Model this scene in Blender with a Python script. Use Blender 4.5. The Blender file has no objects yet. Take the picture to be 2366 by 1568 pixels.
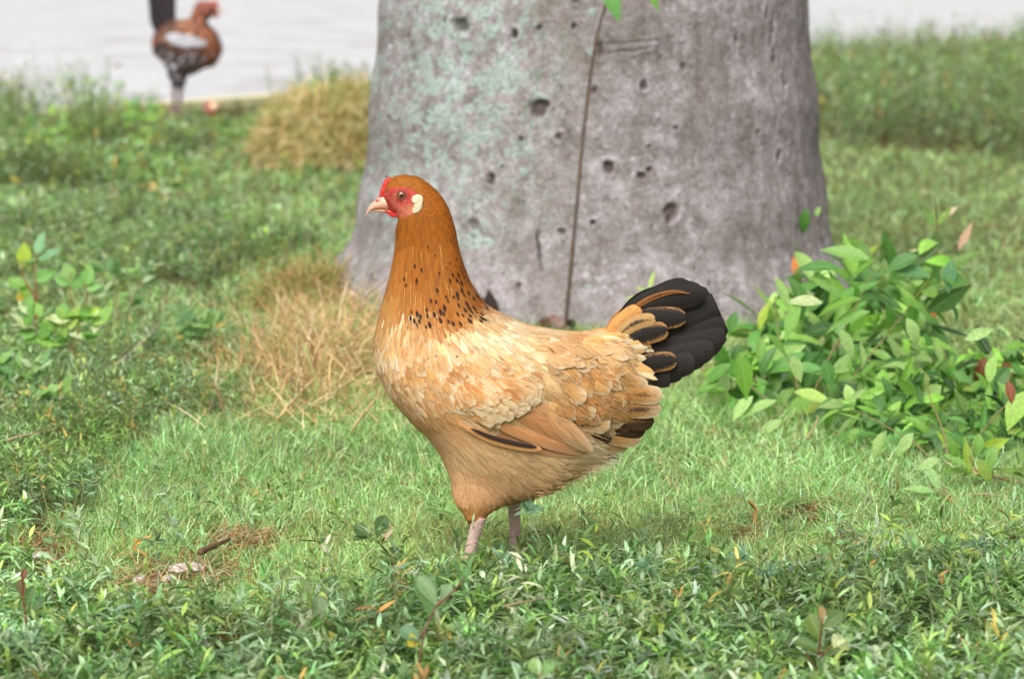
import bpy, bmesh, math, random
import numpy as np
from mathutils import Vector
from mathutils.bvhtree import BVHTree
rng = np.random.default_rng(7)
random.seed(7)
S = bpy.context.scene
COL = S.collection
PI = math.pi

# ---------------------------------------------------------------- camera
FPX = 8200.0                     # focal length in units of a 2366 px wide frame
PITCH = math.radians(6.35)
CAMH = 0.687
cam_d = bpy.data.cameras.new('camera')
cam = bpy.data.objects.new('camera', cam_d); COL.objects.link(cam)
cam.location = (0, 0, CAMH)
cam.rotation_euler = (PI/2 - PITCH, 0, 0)
cam_d.sensor_width = 36.0
cam_d.lens = 36.0*FPX/2366
cam_d.clip_start = 0.05; cam_d.clip_end = 800
cam_d.dof.use_dof = True
cam_d.dof.focus_distance = 3.95
cam_d.dof.aperture_fstop = 10.0
S.camera = cam

# ---------------------------------------------------------------- world and sun (bright overcast)
SUN_EL, SUN_AZ = math.radians(46), math.radians(-162)   # azimuth from +Y, clockwise: behind the camera, a little left
w = bpy.data.worlds.new('World'); S.world = w; w.use_nodes = True
nt = w.node_tree; nt.nodes.clear()
sky = nt.nodes.new('ShaderNodeTexSky'); sky.sky_type = 'NISHITA'; sky.sun_disc = False
sky.sun_elevation = SUN_EL; sky.sun_rotation = SUN_AZ
sky.air_density = 1.0; sky.dust_density = 5.0; sky.ozone_density = 0.6
hs = nt.nodes.new('ShaderNodeHueSaturation'); hs.inputs['Saturation'].default_value = 0.35
bg = nt.nodes.new('ShaderNodeBackground'); bg.inputs['Strength'].default_value = 0.14
wo = nt.nodes.new('ShaderNodeOutputWorld')
nt.links.new(sky.outputs[0], hs.inputs['Color']); nt.links.new(hs.outputs[0], bg.inputs[0]); nt.links.new(bg.outputs[0], wo.inputs[0])
sd = bpy.data.lights.new('sun', 'SUN'); sd.energy = 1.5; sd.angle = math.radians(35); sd.color = (1.0, 0.985, 0.96)
sun = bpy.data.objects.new('sun', sd); COL.objects.link(sun)
sv = Vector((math.sin(SUN_AZ)*math.cos(SUN_EL), math.cos(SUN_AZ)*math.cos(SUN_EL), math.sin(SUN_EL)))
sun.rotation_euler = sv.to_track_quat('Z', 'Y').to_euler()
sun.location = (-3, -4, 8)
S.view_settings.view_transform = 'Standard'; S.view_settings.look = 'None'
S.view_settings.exposure = 0.42; S.view_settings.gamma = 1.0
S.cycles.max_bounces = 6; S.cycles.transparent_max_bounces = 6
S.cycles.use_denoising = True

# ---------------------------------------------------------------- measuring: photo position -> place on the ground / on a plane at a distance
cp, sp = math.cos(PITCH), math.sin(PITCH)
Fv = np.array([0, cp, -sp]); Uv = np.array([0, sp, cp]); Rv = np.array([1., 0, 0])
def ray(px, py):
    px = np.asarray(px, float); py = np.asarray(py, float)
    return Fv*FPX + (px-1183)[..., None]*Rv + (784-py)[..., None]*Uv
def ground_at(px, py, z=0.0):
    r = ray(px, py); t = (z-CAMH)/r[..., 2]
    return r*t[..., None] + np.array([0, 0, CAMH])
def atY(px, py, Y):
    r = ray(px, py); t = Y/r[..., 1]
    return r*t[..., None] + np.array([0, 0, CAMH])
def proj(P):
    d = P - np.array([0, 0, CAMH]); f = d@Fv
    f = np.maximum(f, 1e-3)
    return 1183 + FPX*(d@Rv)/f, 784 - FPX*(d@Uv)/f

# ---------------------------------------------------------------- noise
def _hash(ix, iy, seed):
    h = (ix.astype(np.int64)*374761393 + iy.astype(np.int64)*668265263 + seed*2147483647) & 0xffffffff
    h = ((h ^ (h >> 13))*1274126177) & 0xffffffff
    return ((h ^ (h >> 16)) & 0xffff)/65535.0
def vnoise(x, y, seed=0):
    xi, yi = np.floor(x), np.floor(y); fx, fy = x-xi, y-yi
    fx = fx*fx*(3-2*fx); fy = fy*fy*(3-2*fy)
    a, b = _hash(xi, yi, seed), _hash(xi+1, yi, seed)
    c, d = _hash(xi, yi+1, seed), _hash(xi+1, yi+1, seed)
    return (a*(1-fx)+b*fx)*(1-fy) + (c*(1-fx)+d*fx)*fy
def fbm(x, y, o=4, seed=0):
    s = 0; a = 1; t = 0
    for i in range(o):
        s = s + a*vnoise(x*2**i+17*i, y*2**i-9*i, seed+i); t += a; a *= .55
    return s/t
def lin(c):
    c = np.asarray(c, float)/255.0
    return np.where(c <= .04045, c/12.92, ((c+.055)/1.055)**2.4)
def sstep(a, b, x):
    t = np.clip((x-a)/(b-a), 0, 1); return t*t*(3-2*t)
def unit(v): return v/np.maximum(np.linalg.norm(v, axis=-1, keepdims=True), 1e-9)
def in_poly(x, y, poly):
    x = np.asarray(x); y = np.asarray(y); r = np.zeros(x.shape, bool); n = len(poly)
    for i in range(n):
        x0, y0 = poly[i]; x1, y1 = poly[(i+1) % n]
        if y0 == y1: continue
        c = ((y0 > y) != (y1 > y)) & (x < (x1-x0)*(y-y0)/(y1-y0)+x0)
        r ^= c
    return r

# ---------------------------------------------------------------- materials
class NB:
    def __init__(s, name, rough=.6, spec=.3):
        s.m = bpy.data.materials.new(name); s.m.use_nodes = True
        s.t = s.m.node_tree; s.N = s.t.nodes; s.N.clear()
        s.out = s.N.new('ShaderNodeOutputMaterial'); s.p = s.N.new('ShaderNodeBsdfPrincipled')
        s.t.links.new(s.p.outputs[0], s.out.inputs[0])
        s.p.inputs['Roughness'].default_value = rough
        s.p.inputs['Specular IOR Level'].default_value = spec
    def n(s, t, **k):
        x = s.N.new('ShaderNode'+t)
        for a, b in k.items(): setattr(x, a, b)
        return x
    def L(s, a, b): s.t.links.new(a, b)
    def attr(s, name, out='Color'):
        x = s.n('Attribute'); x.attribute_name = name; return x.outputs[out]
    def coord(s, scale=(1, 1, 1), kind='Object'):
        c = s.n('TexCoord'); m = s.n('Mapping'); m.inputs['Scale'].default_value = scale
        s.L(c.outputs[kind], m.inputs[0]); return m.outputs[0]
    def noise(s, vec, scale, detail=4, rough=.55):
        x = s.n('TexNoise'); x.inputs['Scale'].default_value = scale; x.inputs['Detail'].default_value = detail
        x.inputs['Roughness'].default_value = rough; s.L(vec, x.inputs['Vector']); return x.outputs['Fac']
    def ramp(s, fac, stops, interp='LINEAR'):
        r = s.n('ValToRGB'); r.color_ramp.interpolation = interp; e = r.color_ramp.elements
        while len(e) < len(stops): e.new(.5)
        for i, (p, c) in enumerate(stops):
            e[i].position = p; e[i].color = (*c, 1) if len(c) == 3 else c
        s.L(fac, r.inputs[0]); return r.outputs[0]
    def mix(s, fac, a, b, mode='MIX'):
        x = s.n('Mix', data_type='RGBA', blend_type=mode)
        for v, i in ((fac, 0), (a, 6), (b, 7)):
            if isinstance(v, (int, float)): x.inputs[i].default_value = v
            elif isinstance(v, (tuple, list)): x.inputs[i].default_value = (*v, 1)
            else: s.L(v, x.inputs[i])
        return x.outputs[2]
    def math(s, op, a, b=0.0):
        x = s.n('Math', operation=op)
        for v, i in ((a, 0), (b, 1)):
            if isinstance(v, (int, float)): x.inputs[i].default_value = v
            else: s.L(v, x.inputs[i])
        return x.outputs[0]
    def bump(s, h, strength, dist):
        b = s.n('Bump'); b.inputs['Strength'].default_value = strength; b.inputs['Distance'].default_value = dist
        s.L(h, b.inputs['Height']); s.L(b.outputs[0], s.p.inputs['Normal']); return b
    def base(s, c):
        if isinstance(c, (tuple, list)): s.p.inputs['Base Color'].default_value = (*c, 1)
        else: s.L(c, s.p.inputs['Base Color'])
        s.bc = c
    def translucent(s, amount, tint=(1, 1, 1)):
        t = s.n('BsdfTranslucent'); mx = s.n('MixShader'); mx.inputs[0].default_value = amount
        if isinstance(s.bc, (tuple, list)): t.inputs[0].default_value = (*s.bc, 1)
        else: s.L(s.mix(1.0, s.bc, tint, 'MULTIPLY'), t.inputs[0])
        s.L(s.p.outputs[0], mx.inputs[1]); s.L(t.outputs[0], mx.inputs[2]); s.L(mx.outputs[0], s.out.inputs[0])

def leaf_material(name, rough=.5, spec=.35, trans=.3, vein=False):
    b = NB(name, rough, spec); c = b.attr('col')
    n = b.noise(b.coord(), 260, 3)
    c = b.mix(1.0, c, b.ramp(n, [(.3, (.8, .8, .8)), (.7, (1.2, 1.2, 1.2))]), 'MULTIPLY')
    if vein:
        uv = b.n('UVMap'); sx = b.n('SeparateXYZ'); b.L(uv.outputs[0], sx.inputs[0])
        u = b.math('ABSOLUTE', b.math('SUBTRACT', sx.outputs[0], .5))
        wv = b.math('SINE', b.math('MULTIPLY', b.math('ADD', sx.outputs[1], b.math('MULTIPLY', u, -.55)), 60))
        rib = b.ramp(u, [(0, (1, 1, 1)), (.05, (0, 0, 0))])
        c = b.mix(b.math('MULTIPLY', rib, .4), c, (.42, .5, .22))
        c = b.mix(b.math('MULTIPLY', b.math('GREATER_THAN', wv, .9), .16), c, (.36, .5, .2))
        b.bump(b.math('ADD', b.math('MULTIPLY', wv, .5), b.math('MULTIPLY', rib, -2)), .35, .0006)
    b.base(c); b.translucent(trans, (1.05, 1.15, .85)); return b.m

def feather_material(name, fluffy=False):
    b = NB(name, .62, .25)
    uv = b.n('UVMap'); sx = b.n('SeparateXYZ'); b.L(uv.outputs[0], sx.inputs[0])
    U, V = sx.outputs[0], sx.outputs[1]
    u = b.math('ABSOLUTE', b.math('SUBTRACT', U, .5))               # 0 at the shaft, .5 at the edge
    ca, cb, par = b.attr('col'), b.attr('colb'), b.attr('par')
    ps = b.n('SeparateColor'); b.L(par, ps.inputs[0])               # R: centre mask width, G: spot near tip, B: seed
    nz = b.noise(b.coord((1, 1, 1)), 420, 3)
    nb = b.math('MULTIPLY', b.math('SUBTRACT', nz, .5), .35)
    edge = b.math('ADD', u, nb)
    nz2 = b.noise(b.coord(), 1300, 2)
    eg = b.math('ADD', b.math('ADD', edge, b.math('MULTIPLY', b.math('ABSOLUTE', b.math('SUBTRACT', V, .55)), .35)), b.math('MULTIPLY', b.math('SUBTRACT', nz2, .5), .5))
    mk_ = b.n('Clamp'); b.L(b.math('MULTIPLY', b.math('SUBTRACT', ps.outputs[0], eg), 7), mk_.inputs[0]); mk = mk_.outputs[0]
    sp_ = b.math('LESS_THAN', b.math('ADD', b.math('ABSOLUTE', b.math('MULTIPLY', b.math('SUBTRACT', V, .82), 1.4)), b.math('MULTIPLY', u, .9)), ps.outputs[1])
    barb = b.math('SINE', b.math('MULTIPLY', b.math('ADD', b.math('SUBTRACT', V, b.math('MULTIPLY', u, .9)), b.math('MULTIPLY', nz, .12)), 150))
    c = b.mix(mk, ca, cb)
    c = b.mix(sp_, c, (.018, .012, .01))
    shaft = b.ramp(u, [(0, (1, 1, 1)), (.05, (0, 0, 0))])
    c = b.mix(b.math('MULTIPLY', shaft, .35), c, b.mix(1.0, c, (1.8, 1.7, 1.5), 'MULTIPLY'))
    tipn = b.math('ADD', V, b.math('MULTIPLY', nb, .8))
    tipl = b.math('MULTIPLY', b.math('MULTIPLY', b.math('SUBTRACT', b.math('ADD', tipn, b.math('MULTIPLY', b.math('POWER', b.math('MULTIPLY', u, 2), 3), .35)), .66), 3.2), ps.outputs[2])
    tp = b.n('Clamp'); b.L(tipl, tp.inputs[0]); c = b.mix(tp.outputs[0], c, (.80, .66, .44))
    ob = b.n('SeparateXYZ'); b.L(b.coord(), ob.inputs[0])
    cb_v = b.n('CombineXYZ')
    b.L(b.math('MULTIPLY', b.math('SUBTRACT', V, b.math('MULTIPLY', u, .9)), 26), cb_v.inputs[0]); b.L(b.math('MULTIPLY', u, 2.5), cb_v.inputs[1])
    b.L(b.math('MULTIPLY', b.math('ADD', ob.outputs[0], ob.outputs[2]), 60), cb_v.inputs[2])
    st = b.noise(cb_v.outputs[0], 1.0, 3, .6)
    c = b.mix(1.0, c, b.ramp(st, [(.3, (.72, .68, .64)), (.5, (1, 1, 1)), (.7, (1.2, 1.22, 1.25))]), 'MULTIPLY')
    c = b.mix(1.0, c, b.ramp(barb, [(0, (.9, .9, .9)), (1, (1.07, 1.07, 1.07))]), 'MULTIPLY')
    b.base(c)
    b.bump(b.math('ADD', b.math('MULTIPLY', barb, .3), b.math('MULTIPLY', shaft, 1.0)), .3, .0004)
    b.translucent(.12)
    return b.m

# ---------------------------------------------------------------- object helpers
def tag(o, label=None, cat=None, group=None, kind=None):
    for k, v in (('label', label), ('category', cat), ('group', group), ('kind', kind)):
        if v: o[k] = v
    return o
def empty(name, loc, label, cat, group=None):
    o = bpy.data.objects.new(name, None); COL.objects.link(o); o.location = [float(v) for v in loc]
    o.empty_display_size = .05
    return tag(o, label, cat, group)
class MB:
    """collects vertex grids (quads) with per-vertex colours and uv into ONE mesh"""
    def __init__(s): s.v = []; s.f = []; s.uv = []; s.at = {}; s.n = 0; s.k = []
    def add(s, v, f, uv=None, **at):
        v = np.asarray(v, float).reshape(-1, 3); f = np.asarray(f, np.int64)
        s.v.append(v); s.f.append(f+s.n); s.n += len(v)
        s.uv.append(np.zeros((len(v), 2)) if uv is None else np.asarray(uv, float).reshape(-1, 2))
        for k in set(s.at) | set(at):
            a = at.get(k)
            a = np.ones((len(v), 3)) if a is None else np.broadcast_to(np.asarray(a, float), (len(v), 3))
            s.at.setdefault(k, [np.ones((s.n-len(v), 3))] if s.n > len(v) else []).append(a)
    def build(s, name, mat, parent=None, smooth=True):
        V = np.concatenate(s.v); Fc = np.concatenate(s.f); UV = np.concatenate(s.uv)
        q = parent
        while q is not None: V = V - np.array(q.location); q = q.parent
        me = bpy.data.meshes.new(name)
        me.vertices.add(len(V)); me.vertices.foreach_set('co', V.astype(np.float32).ravel())
        me.loops.add(Fc.size); me.loops.foreach_set('vertex_index', Fc.astype(np.int32).ravel())
        me.polygons.add(len(Fc)); me.polygons.foreach_set('loop_start', (np.arange(len(Fc))*4).astype(np.int32))
        me.polygons.foreach_set('use_smooth', np.full(len(Fc), smooth))
        me.update(calc_edges=True)
        u = me.uv_layers.new(name='UVMap'); u.data.foreach_set('uv', UV[Fc.ravel()].astype(np.float32).ravel())
        for k, a in s.at.items():
            A = np.concatenate(a); A = np.concatenate([A, np.ones((len(A), 1))], 1)
            c = me.color_attributes.new(k, 'FLOAT_COLOR', 'POINT'); c.data.foreach_set('color', A.astype(np.float32).ravel())
        if not isinstance(mat, (list, tuple)): mat = [mat]
        for m in mat: me.materials.append(m)
        o = bpy.data.objects.new(name, me); COL.objects.link(o)
        if parent is not None: o.parent = parent
        return o

def grid_faces(R, C, close=False):
    i = np.arange(R-1)[:, None]; j = np.arange(C if close else C-1)[None]
    j2 = (j+1) % C
    return np.stack([i*C+j, i*C+j2, (i+1)*C+j2, (i+1)*C+j], -1).reshape(-1, 4)

def blades(mb, base, D, Nn, L, W, curl, prof, cols=2, fold=0.0, col=None, colb=None, par=None, tcol=None, arch=0.0):
    """many leaf-, blade- or feather-shaped strips at once. D: direction, Nn: upper side, curl: bend in radians"""
    n = len(base); R = len(prof); t = np.linspace(0, 1, R)
    D = unit(D); Nn = unit(Nn - (Nn*D).sum(-1, keepdims=True)*D); Sd = np.cross(D, Nn)
    curl = np.where(np.abs(curl) < 1e-3, 1e-3, curl)*np.ones(n); L = L*np.ones(n); W = W*np.ones(n)
    ph = curl[:, None]*t                                              # n,R
    a = (np.sin(ph)/curl[:, None])*L[:, None]; b = -((1-np.cos(ph))/curl[:, None])*L[:, None]
    cen = base[:, None]+a[..., None]*D[:, None]+b[..., None]*Nn[:, None]
    Nr = np.cos(ph)[..., None]*Nn[:, None]+np.sin(ph)[..., None]*D[:, None]
    c = np.linspace(-1, 1, cols); pr = np.asarray(prof)
    wd = W[:, None, None]*.5*pr[None, :, None]*c
    up = fold*W[:, None, None]*pr[None, :, None]*np.abs(c) - arch*W[:, None, None]*pr[None, :, None]*(c**2)
    v = cen[:, :, None]+wd[..., None]*Sd[:, None, None]+up[..., None]*Nr[:, :, None]
    f = (grid_faces(R, cols)[None]+(np.arange(n)*R*cols)[:, None, None]).reshape(-1, 4)
    uv = np.broadcast_to(np.stack(np.meshgrid((c+1)/2, t), -1)[None], (n, R, cols, 2))
    at = {}
    def ex(x): return np.broadcast_to(np.asarray(x)[:, None, None], (n, R, cols, 3)).reshape(-1, 3)
    if col is not None:
        cc = np.broadcast_to(np.asarray(col)[:, None, None], (n, R, cols, 3))
        if tcol is not None:
            k = (t**1.5)[None, :, None, None]; cc = cc*(1-k)+np.asarray(tcol)[:, None, None]*k
        at['col'] = cc.reshape(-1, 3)
    if colb is not None: at['colb'] = ex(colb)
    if par is not None: at['par'] = ex(par)
    mb.add(v, f, uv, **at)

def catmull(P, n):
    P = np.asarray(P, float); m = len(P)
    t = np.linspace(0, m-1-1e-9, n); i = t.astype(int); u = (t-i)[:, None]
    g = lambda k: P[np.clip(k, 0, m-1)]
    p0, p1, p2, p3 = g(i-1), g(i), g(i+1), g(i+2)
    return .5*((2*p1)+(-p0+p2)*u+(2*p0-5*p1+4*p2-p3)*u*u+(-p0+3*p1-3*p2+p3)*u**3)

def tube(mb, pts, rad, seg=10, n=None, col=(1, 1, 1), wob=0.0):
    pts = np.asarray(pts, float); rad = np.asarray(rad, float)*np.ones(len(pts))
    n = n or max(2, (len(pts)-1)*6+1)
    Q = catmull(np.concatenate([pts, rad[:, None]], 1), n)
    C, r = Q[:, :3], np.maximum(Q[:, 3], 1e-5)
    if wob: r = r*(1+wob*(rng.random(n)-.5))
    T = unit(np.gradient(C, axis=0)); ref = np.array([0.13, 1, .07])
    A = unit(np.cross(T, ref)); B = np.cross(T, A)
    th = np.linspace(0, 2*PI, seg, endpoint=False)
    V = C[:, None]+r[:, None, None]*(np.cos(th)[None, :, None]*A[:, None]+np.sin(th)[None, :, None]*B[:, None])
    V = np.concatenate([np.repeat(C[:1, None], seg, 1), V, np.repeat(C[-1:, None], seg, 1)])
    uv = np.stack(np.meshgrid(th/2/PI, np.linspace(0, 1, n+2)), -1)
    mb.add(V, grid_faces(n+2, seg, True), uv, col=np.asarray(col))

def ellipsoid(mb, c, ax, seg=16, rings=10, col=(1, 1, 1), noise=0.0, rot=None):
    th = np.linspace(0, PI, rings); ph = np.linspace(0, 2*PI, seg, endpoint=False)
    d = np.stack([np.sin(th)[:, None]*np.cos(ph), np.sin(th)[:, None]*np.sin(ph), np.cos(th)[:, None]*np.ones(seg)], -1)
    if noise: d = d*(1+noise*(vnoise(ph[None]*2+th[:, None]*3, th[:, None]*4, 5)[..., None]-.5))
    V = d*np.asarray(ax)
    if rot is not None: V = V@np.asarray(rot).T
    mb.add(V+np.asarray(c), grid_faces(rings, seg, True), col=np.asarray(col))

# ================================================================ SETTING
# --- terrain
def hgt(x, y):
    h = .030*(fbm(x*1.1, y*1.1, 3, 3)-.5)
    return h*sstep(30, 10, y)
E0, E1 = ground_at(280., 262.), ground_at(560., 240.)                 # the near edge of the road
ed = unit((E1-E0)[:2]); en = np.array([-ed[1], ed[0]])
def road_d(x, y): return (x-E0[0])*en[0]+(y-E0[1])*en[1]
mb = MB()
xs = np.concatenate([[-400, -60, -15], np.linspace(-6, 10, 240), [25, 80, 400]])
ys = np.concatenate([[-300, -20, 0], np.linspace(1.5, 24, 330), [40, 90, 400]])
X, Y = np.meshgrid(xs, ys)
Z = hgt(X, Y)*((road_d(X, Y) < -.1))
Z = np.where(road_d(X, Y) > -.02, -.03, Z)
mb.add(np.stack([X, Y, Z], -1), grid_faces(len(ys), len(xs)))
b = NB('soil', .95, .1); cv = b.coord()
c = b.ramp(b.noise(cv, 14, 6), [(.3, tuple(lin((52, 52, 28)))), (.5, tuple(lin((84, 74, 46)))), (.7, tuple(lin((126, 108, 74))))])
c = b.mix(b.ramp(b.noise(cv, 60, 5), [(.45, (0, 0, 0)), (.75, (.7, .7, .7))]), c, tuple(lin((140, 114, 78))))
b.base(c); b.bump(b.noise(cv, 90, 4), .8, .01)
ground = mb.build('ground', b.m); ground['kind'] = 'structure'
# --- road: pale worn concrete
mb = MB()
us = np.linspace(-60, 90, 90); vs = np.linspace(0, 75, 60)
Ug, Vg = np.meshgrid(us, vs)
P = np.stack([E0[0]+ed[0]*Ug+en[0]*Vg, E0[1]+ed[1]*Ug+en[1]*Vg, np.full(Ug.shape, .012)], -1)
mb.add(P, grid_faces(60, 90))
b = NB('pale_concrete', .9, .15); cv = b.coord((.5, 1, 1))
c = b.ramp(b.noise(cv, 4, 6, .65), [(.3, tuple(lin((192, 192, 192)))), (.65, tuple(lin((210, 210, 209))))])
c = b.mix(b.ramp(b.noise(b.coord((.6, .35, 1)), 2.2, 5, .6), [(.45, (0, 0, 0)), (.7, (.55, .55, .55))]), c, tuple(lin((158, 152, 146))))
c = b.mix(b.ramp(b.noise(b.coord(), 9, 6, .7), [(.42, (0, 0, 0)), (.75, (.7, .7, .7))]), c, tuple(lin((160, 157, 158))))
b.base(c); b.bump(b.noise(b.coord(), 40, 4), .5, .01)
road = mb.build('road', b.m); road['kind'] = 'structure'
mb = MB()
us = np.linspace(-60, 90, 400)
wv = .012*(vnoise(us*3, us*0, 2)-.5)
rows = [np.stack([E0[0]+ed[0]*us+en[0]*(o+wv), E0[1]+ed[1]*us+en[1]*(o+wv), np.full(us.shape, z)], -1)
        for o, z in ((-.10, -.03), (-.10, .034), (.02, .034), (.02, .008))]
mb.add(np.stack(rows), grid_faces(4, 400))
b = NB('worn_cream_paint', .7, .2)
c = b.mix(b.ramp(b.noise(b.coord(), 30, 5), [(.5, (0, 0, 0)), (.75, (1, 1, 1))]), tuple(lin((236, 226, 176))), tuple(lin((188, 182, 168))))
b.base(c)
kerb = mb.build('kerb_strip', b.m, smooth=False); kerb['kind'] = 'structure'

# --- palm trunk
TD = 6.85; TX = (1369-1183)/FPX*TD
zk = np.array([-.08, -.005, .029, .062, .112, .162, .246, .413, .58, .8, 2, 6.5])
rk = np.array([.54, .515, .501, .487, .467, .455, .443, .427, .409, .392, .30, .22])
th = np.concatenate([np.linspace(-PI*.54, PI*.54, 760), np.linspace(PI*.54, PI*1.46, 90)[1:-1]])
zz = np.concatenate([np.linspace(-.08, .68, 480), np.linspace(.70, 6.5, 90)])
TH, ZZ = np.meshgrid(th, zz)
Rr = np.interp(ZZ, zk, rk)
ztop = ZZ > .68
base_pos = np.stack([TX+Rr*np.sin(TH), TD-Rr*np.cos(TH), ZZ], -1)
qx, qy = proj(base_pos.reshape(-1, 3)); qx = qx.reshape(TH.shape); qy = qy.reshape(TH.shape)
front = np.abs(TH) < PI*.5
disp = .034*sstep(-.35, -.9, np.sin(TH))*sstep(.16, 0, ZZ)+.010*(fbm(TH*3, ZZ*3, 3, 11)-.5) + .0035*(fbm(TH*40, ZZ*26, 4, 12)-.5)
disp += .006*(fbm(TH*26, ZZ*5, 3, 14)-.5)*sstep(.7, 1.25, np.abs(TH))      # upright furrows towards the sides
disp += .003*np.sin(ZZ*2*PI/.19+fbm(TH*2, ZZ*2, 2, 5)*3)
pit = np.zeros(TH.shape); rim = np.zeros(TH.shape)
pits = [(1245, 252, 17, 24, 1), (1258, 240, 14, 10, .9), (1067, 60, 20, 18, .7), (1135, 415, 8, 15, .9), (1408, 388, 13, 15, .9), (1483, 408, 12, 9, .7),
        (1502, 393, 8, 8, .6), (1550, 488, 18, 20, .75), (1545, 508, 9, 10, .8), (1490, 199, 11, 12, .7), (1097, 520, 14, 13, .5), (1325, 64, 7, 9, .7),
        (1245, 65, 8, 10, .6), (1190, 80, 8, 12, .8), (1388, 118, 9, 20, .6), (1290, 318, 9, 11, .6), (1204, 320, 6, 8, .6), (1370, 515, 7, 8, .8),
        (1298, 537, 8, 10, .6), (1243, 570, 4, 34, .8), (1249, 610, 3, 25, .6), (1197, 661, 6, 8, .6), (890, 415, 5, 7, .5), (1800, 362, 6, 15, .6),
        (1582, 155, 8, 10, .4), (1375, 208, 7, 12, .5), (1500, 340, 5, 5, .5), (1560, 295, 4, 4, .6), (1212, 465, 4, 5, .5), (1160, 385, 4, 4, .5),
        (1752, 305, 5, 7, .5), (1740, 240, 4, 9, .4), (1660, 415, 4, 18, .3), (1703, 98, 4, 30, .45), (1783, 70, 5, 40, .5), (1790, 130, 5, 22, .6),
        (1812, 190, 6, 30, .4), (1770, 30, 4, 20, .4), (1608, 620, 5, 6, .4), (1580, 700, 6, 5, .4), (1415, 655, 4, 4, .4), (1640, 655, 5, 5, .4),
        (878, 640, 6, 12, .5), (1030, 50, 5, 8, .4), (1330, 0, 9, 9, .6), (960, 300, 3, 12, .3), (930, 200, 4, 26, .35), (905, 120, 4, 40, .35)]
for i in range(110):
    pits.append((rng.uniform(870, 1860), rng.uniform(0, 700), rng.uniform(2, 4.5), rng.uniform(2, 6), rng.uniform(.08, .28)))
jx = 10*(fbm(qx/14, qy/14, 3, 21)-.5); jy = 10*(fbm(qx/14, qy/14, 3, 31)-.5)
for (hx, hy, ax, ay, dp) in pits:
    sel = (np.abs(qx-hx) < 5*ax+12) & (np.abs(qy-hy) < 5*ay+12) & front
    if not sel.any(): continue
    r2 = np.sqrt(((qx[sel]+jx[sel]-hx)/ax)**2+((qy[sel]+jy[sel]-hy)/ay)**2)
    pit[sel] = np.maximum(pit[sel], dp*sstep(1.15, .55, r2))
    rim[sel] = np.maximum(rim[sel], dp*np.exp(-((r2-1.45)/.4)**2))
for (x0, y0, x1, y1, wd, dp) in [(1405, 103, 1530, 94, 4, .26), (1400, 124, 1495, 114, 4, .28), (1450, 138, 1495, 128, 3, .16), (1425, 372, 1530, 345, 4, .14),
                                 (1385, 188, 1700, 187, 3, .07), (1700, 187, 1850, 190, 3, .06), (1240, 188, 1385, 192, 3, .1), (1370, 330, 1330, 380, 3, .12)]:
    ux, uy = x1-x0, y1-y0; l2 = ux*ux+uy*uy
    t = np.clip(((qx-x0)*ux+(qy-y0)*uy)/l2, 0, 1)
    d = np.hypot(qx+jx*.5-x0-t*ux, qy+jy*.6-y0-t*uy)
    k = sstep(wd*1.2, wd*.3, d)*front*dp*(.4+.9*fbm(qx/18, qy/8, 2, 3)); pit = np.maximum(pit, k)
disp += -.011*pit*(~ztop) + .003*rim*(~ztop)
pos = np.stack([TX+(Rr+disp)*np.sin(TH), TD-(Rr+disp)*np.cos(TH), ZZ], -1)
lich = sstep(.46, .56, fbm(qx/17, qy/21, 4, 41)) * sstep(260, 60, np.abs(qx-1075-40*np.sin(qy/90))) * sstep(640, 300, qy) * (.35+.9*fbm(qx/90, qy/120, 2, 43))
lich += sstep(.60, .66, fbm(qx/15, qy/15, 3, 44))*sstep(1500, 1000, qx)*.6*sstep(720, 500, qy)
for (lx, ly, lr) in [(1095, 555, 24), (1128, 560, 14), (1365, 25, 14), (1210, 395, 12), (1365, 120, 10), (1072, 60, 25), (1010, 70, 26), (1050, 210, 28), (1040, 280, 30), (1120, 250, 22), (1005, 375, 12), (1358, 665, 9), (1075, 390, 16)]:
    lich = np.maximum(lich, sstep(1.1, .6, np.hypot(qx+jx*1.6-lx, qy+jy*1.6-ly)/lr)*.9)
lich = np.clip(lich*front, 0, 1)
mb = MB()
C3 = np.stack([pit, lich, np.clip(fbm(qx/70, qy/110, 3, 51), 0, 1)], -1)
mb.add(pos, grid_faces(len(zz), len(th), True), col=C3.reshape(-1, 3))
b = NB('palm_bark', .9, .15)
sc = b.n('SeparateColor'); b.L(b.attr('col'), sc.inputs[0])
cv = b.coord(); cvs = b.coord((1, 1, .28))
n1 = b.noise(cv, 34, 8, .68); n2 = b.noise(cv, 130, 5, .7); n3 = b.noise(cvs, 22, 5, .6); n4 = b.noise(cv, 5, 3)
c = b.ramp(n1, [(.33, tuple(lin((124, 119, 116)))), (.45, tuple(lin((153, 147, 146)))), (.55, tuple(lin((168, 162, 163)))), (.68, tuple(lin((190, 185, 188))))])
n5 = b.noise(cv, 260, 3, .75)
c = b.mix(.8, c, b.ramp(n5, [(.36, (.45, .42, .40)), (.47, (.95, .94, .93)), (.66, (1.16, 1.16, 1.18))]), 'MULTIPLY')
c = b.mix(.55, c, b.ramp(n2, [(.34, (.5, .48, .46)), (.48, (.98, .98, .98)), (.68, (1.25, 1.25, 1.27))]), 'MULTIPLY')
c = b.mix(.6, c, b.ramp(n3, [(.35, (.72, .69, .66)), (.6, (1.08, 1.08, 1.1))]), 'MULTIPLY')
c = b.mix(.5, c, b.ramp(n4, [(.35, (.86, .83, .80)), (.65, (1.08, 1.07, 1.1))]), 'MULTIPLY')
c = b.mix(b.math('MULTIPLY', b.ramp(sc.outputs[2], [(.42, (1, 1, 1)), (.6, (0, 0, 0))]), .35), c, tuple(lin((112, 102, 92))))
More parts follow.
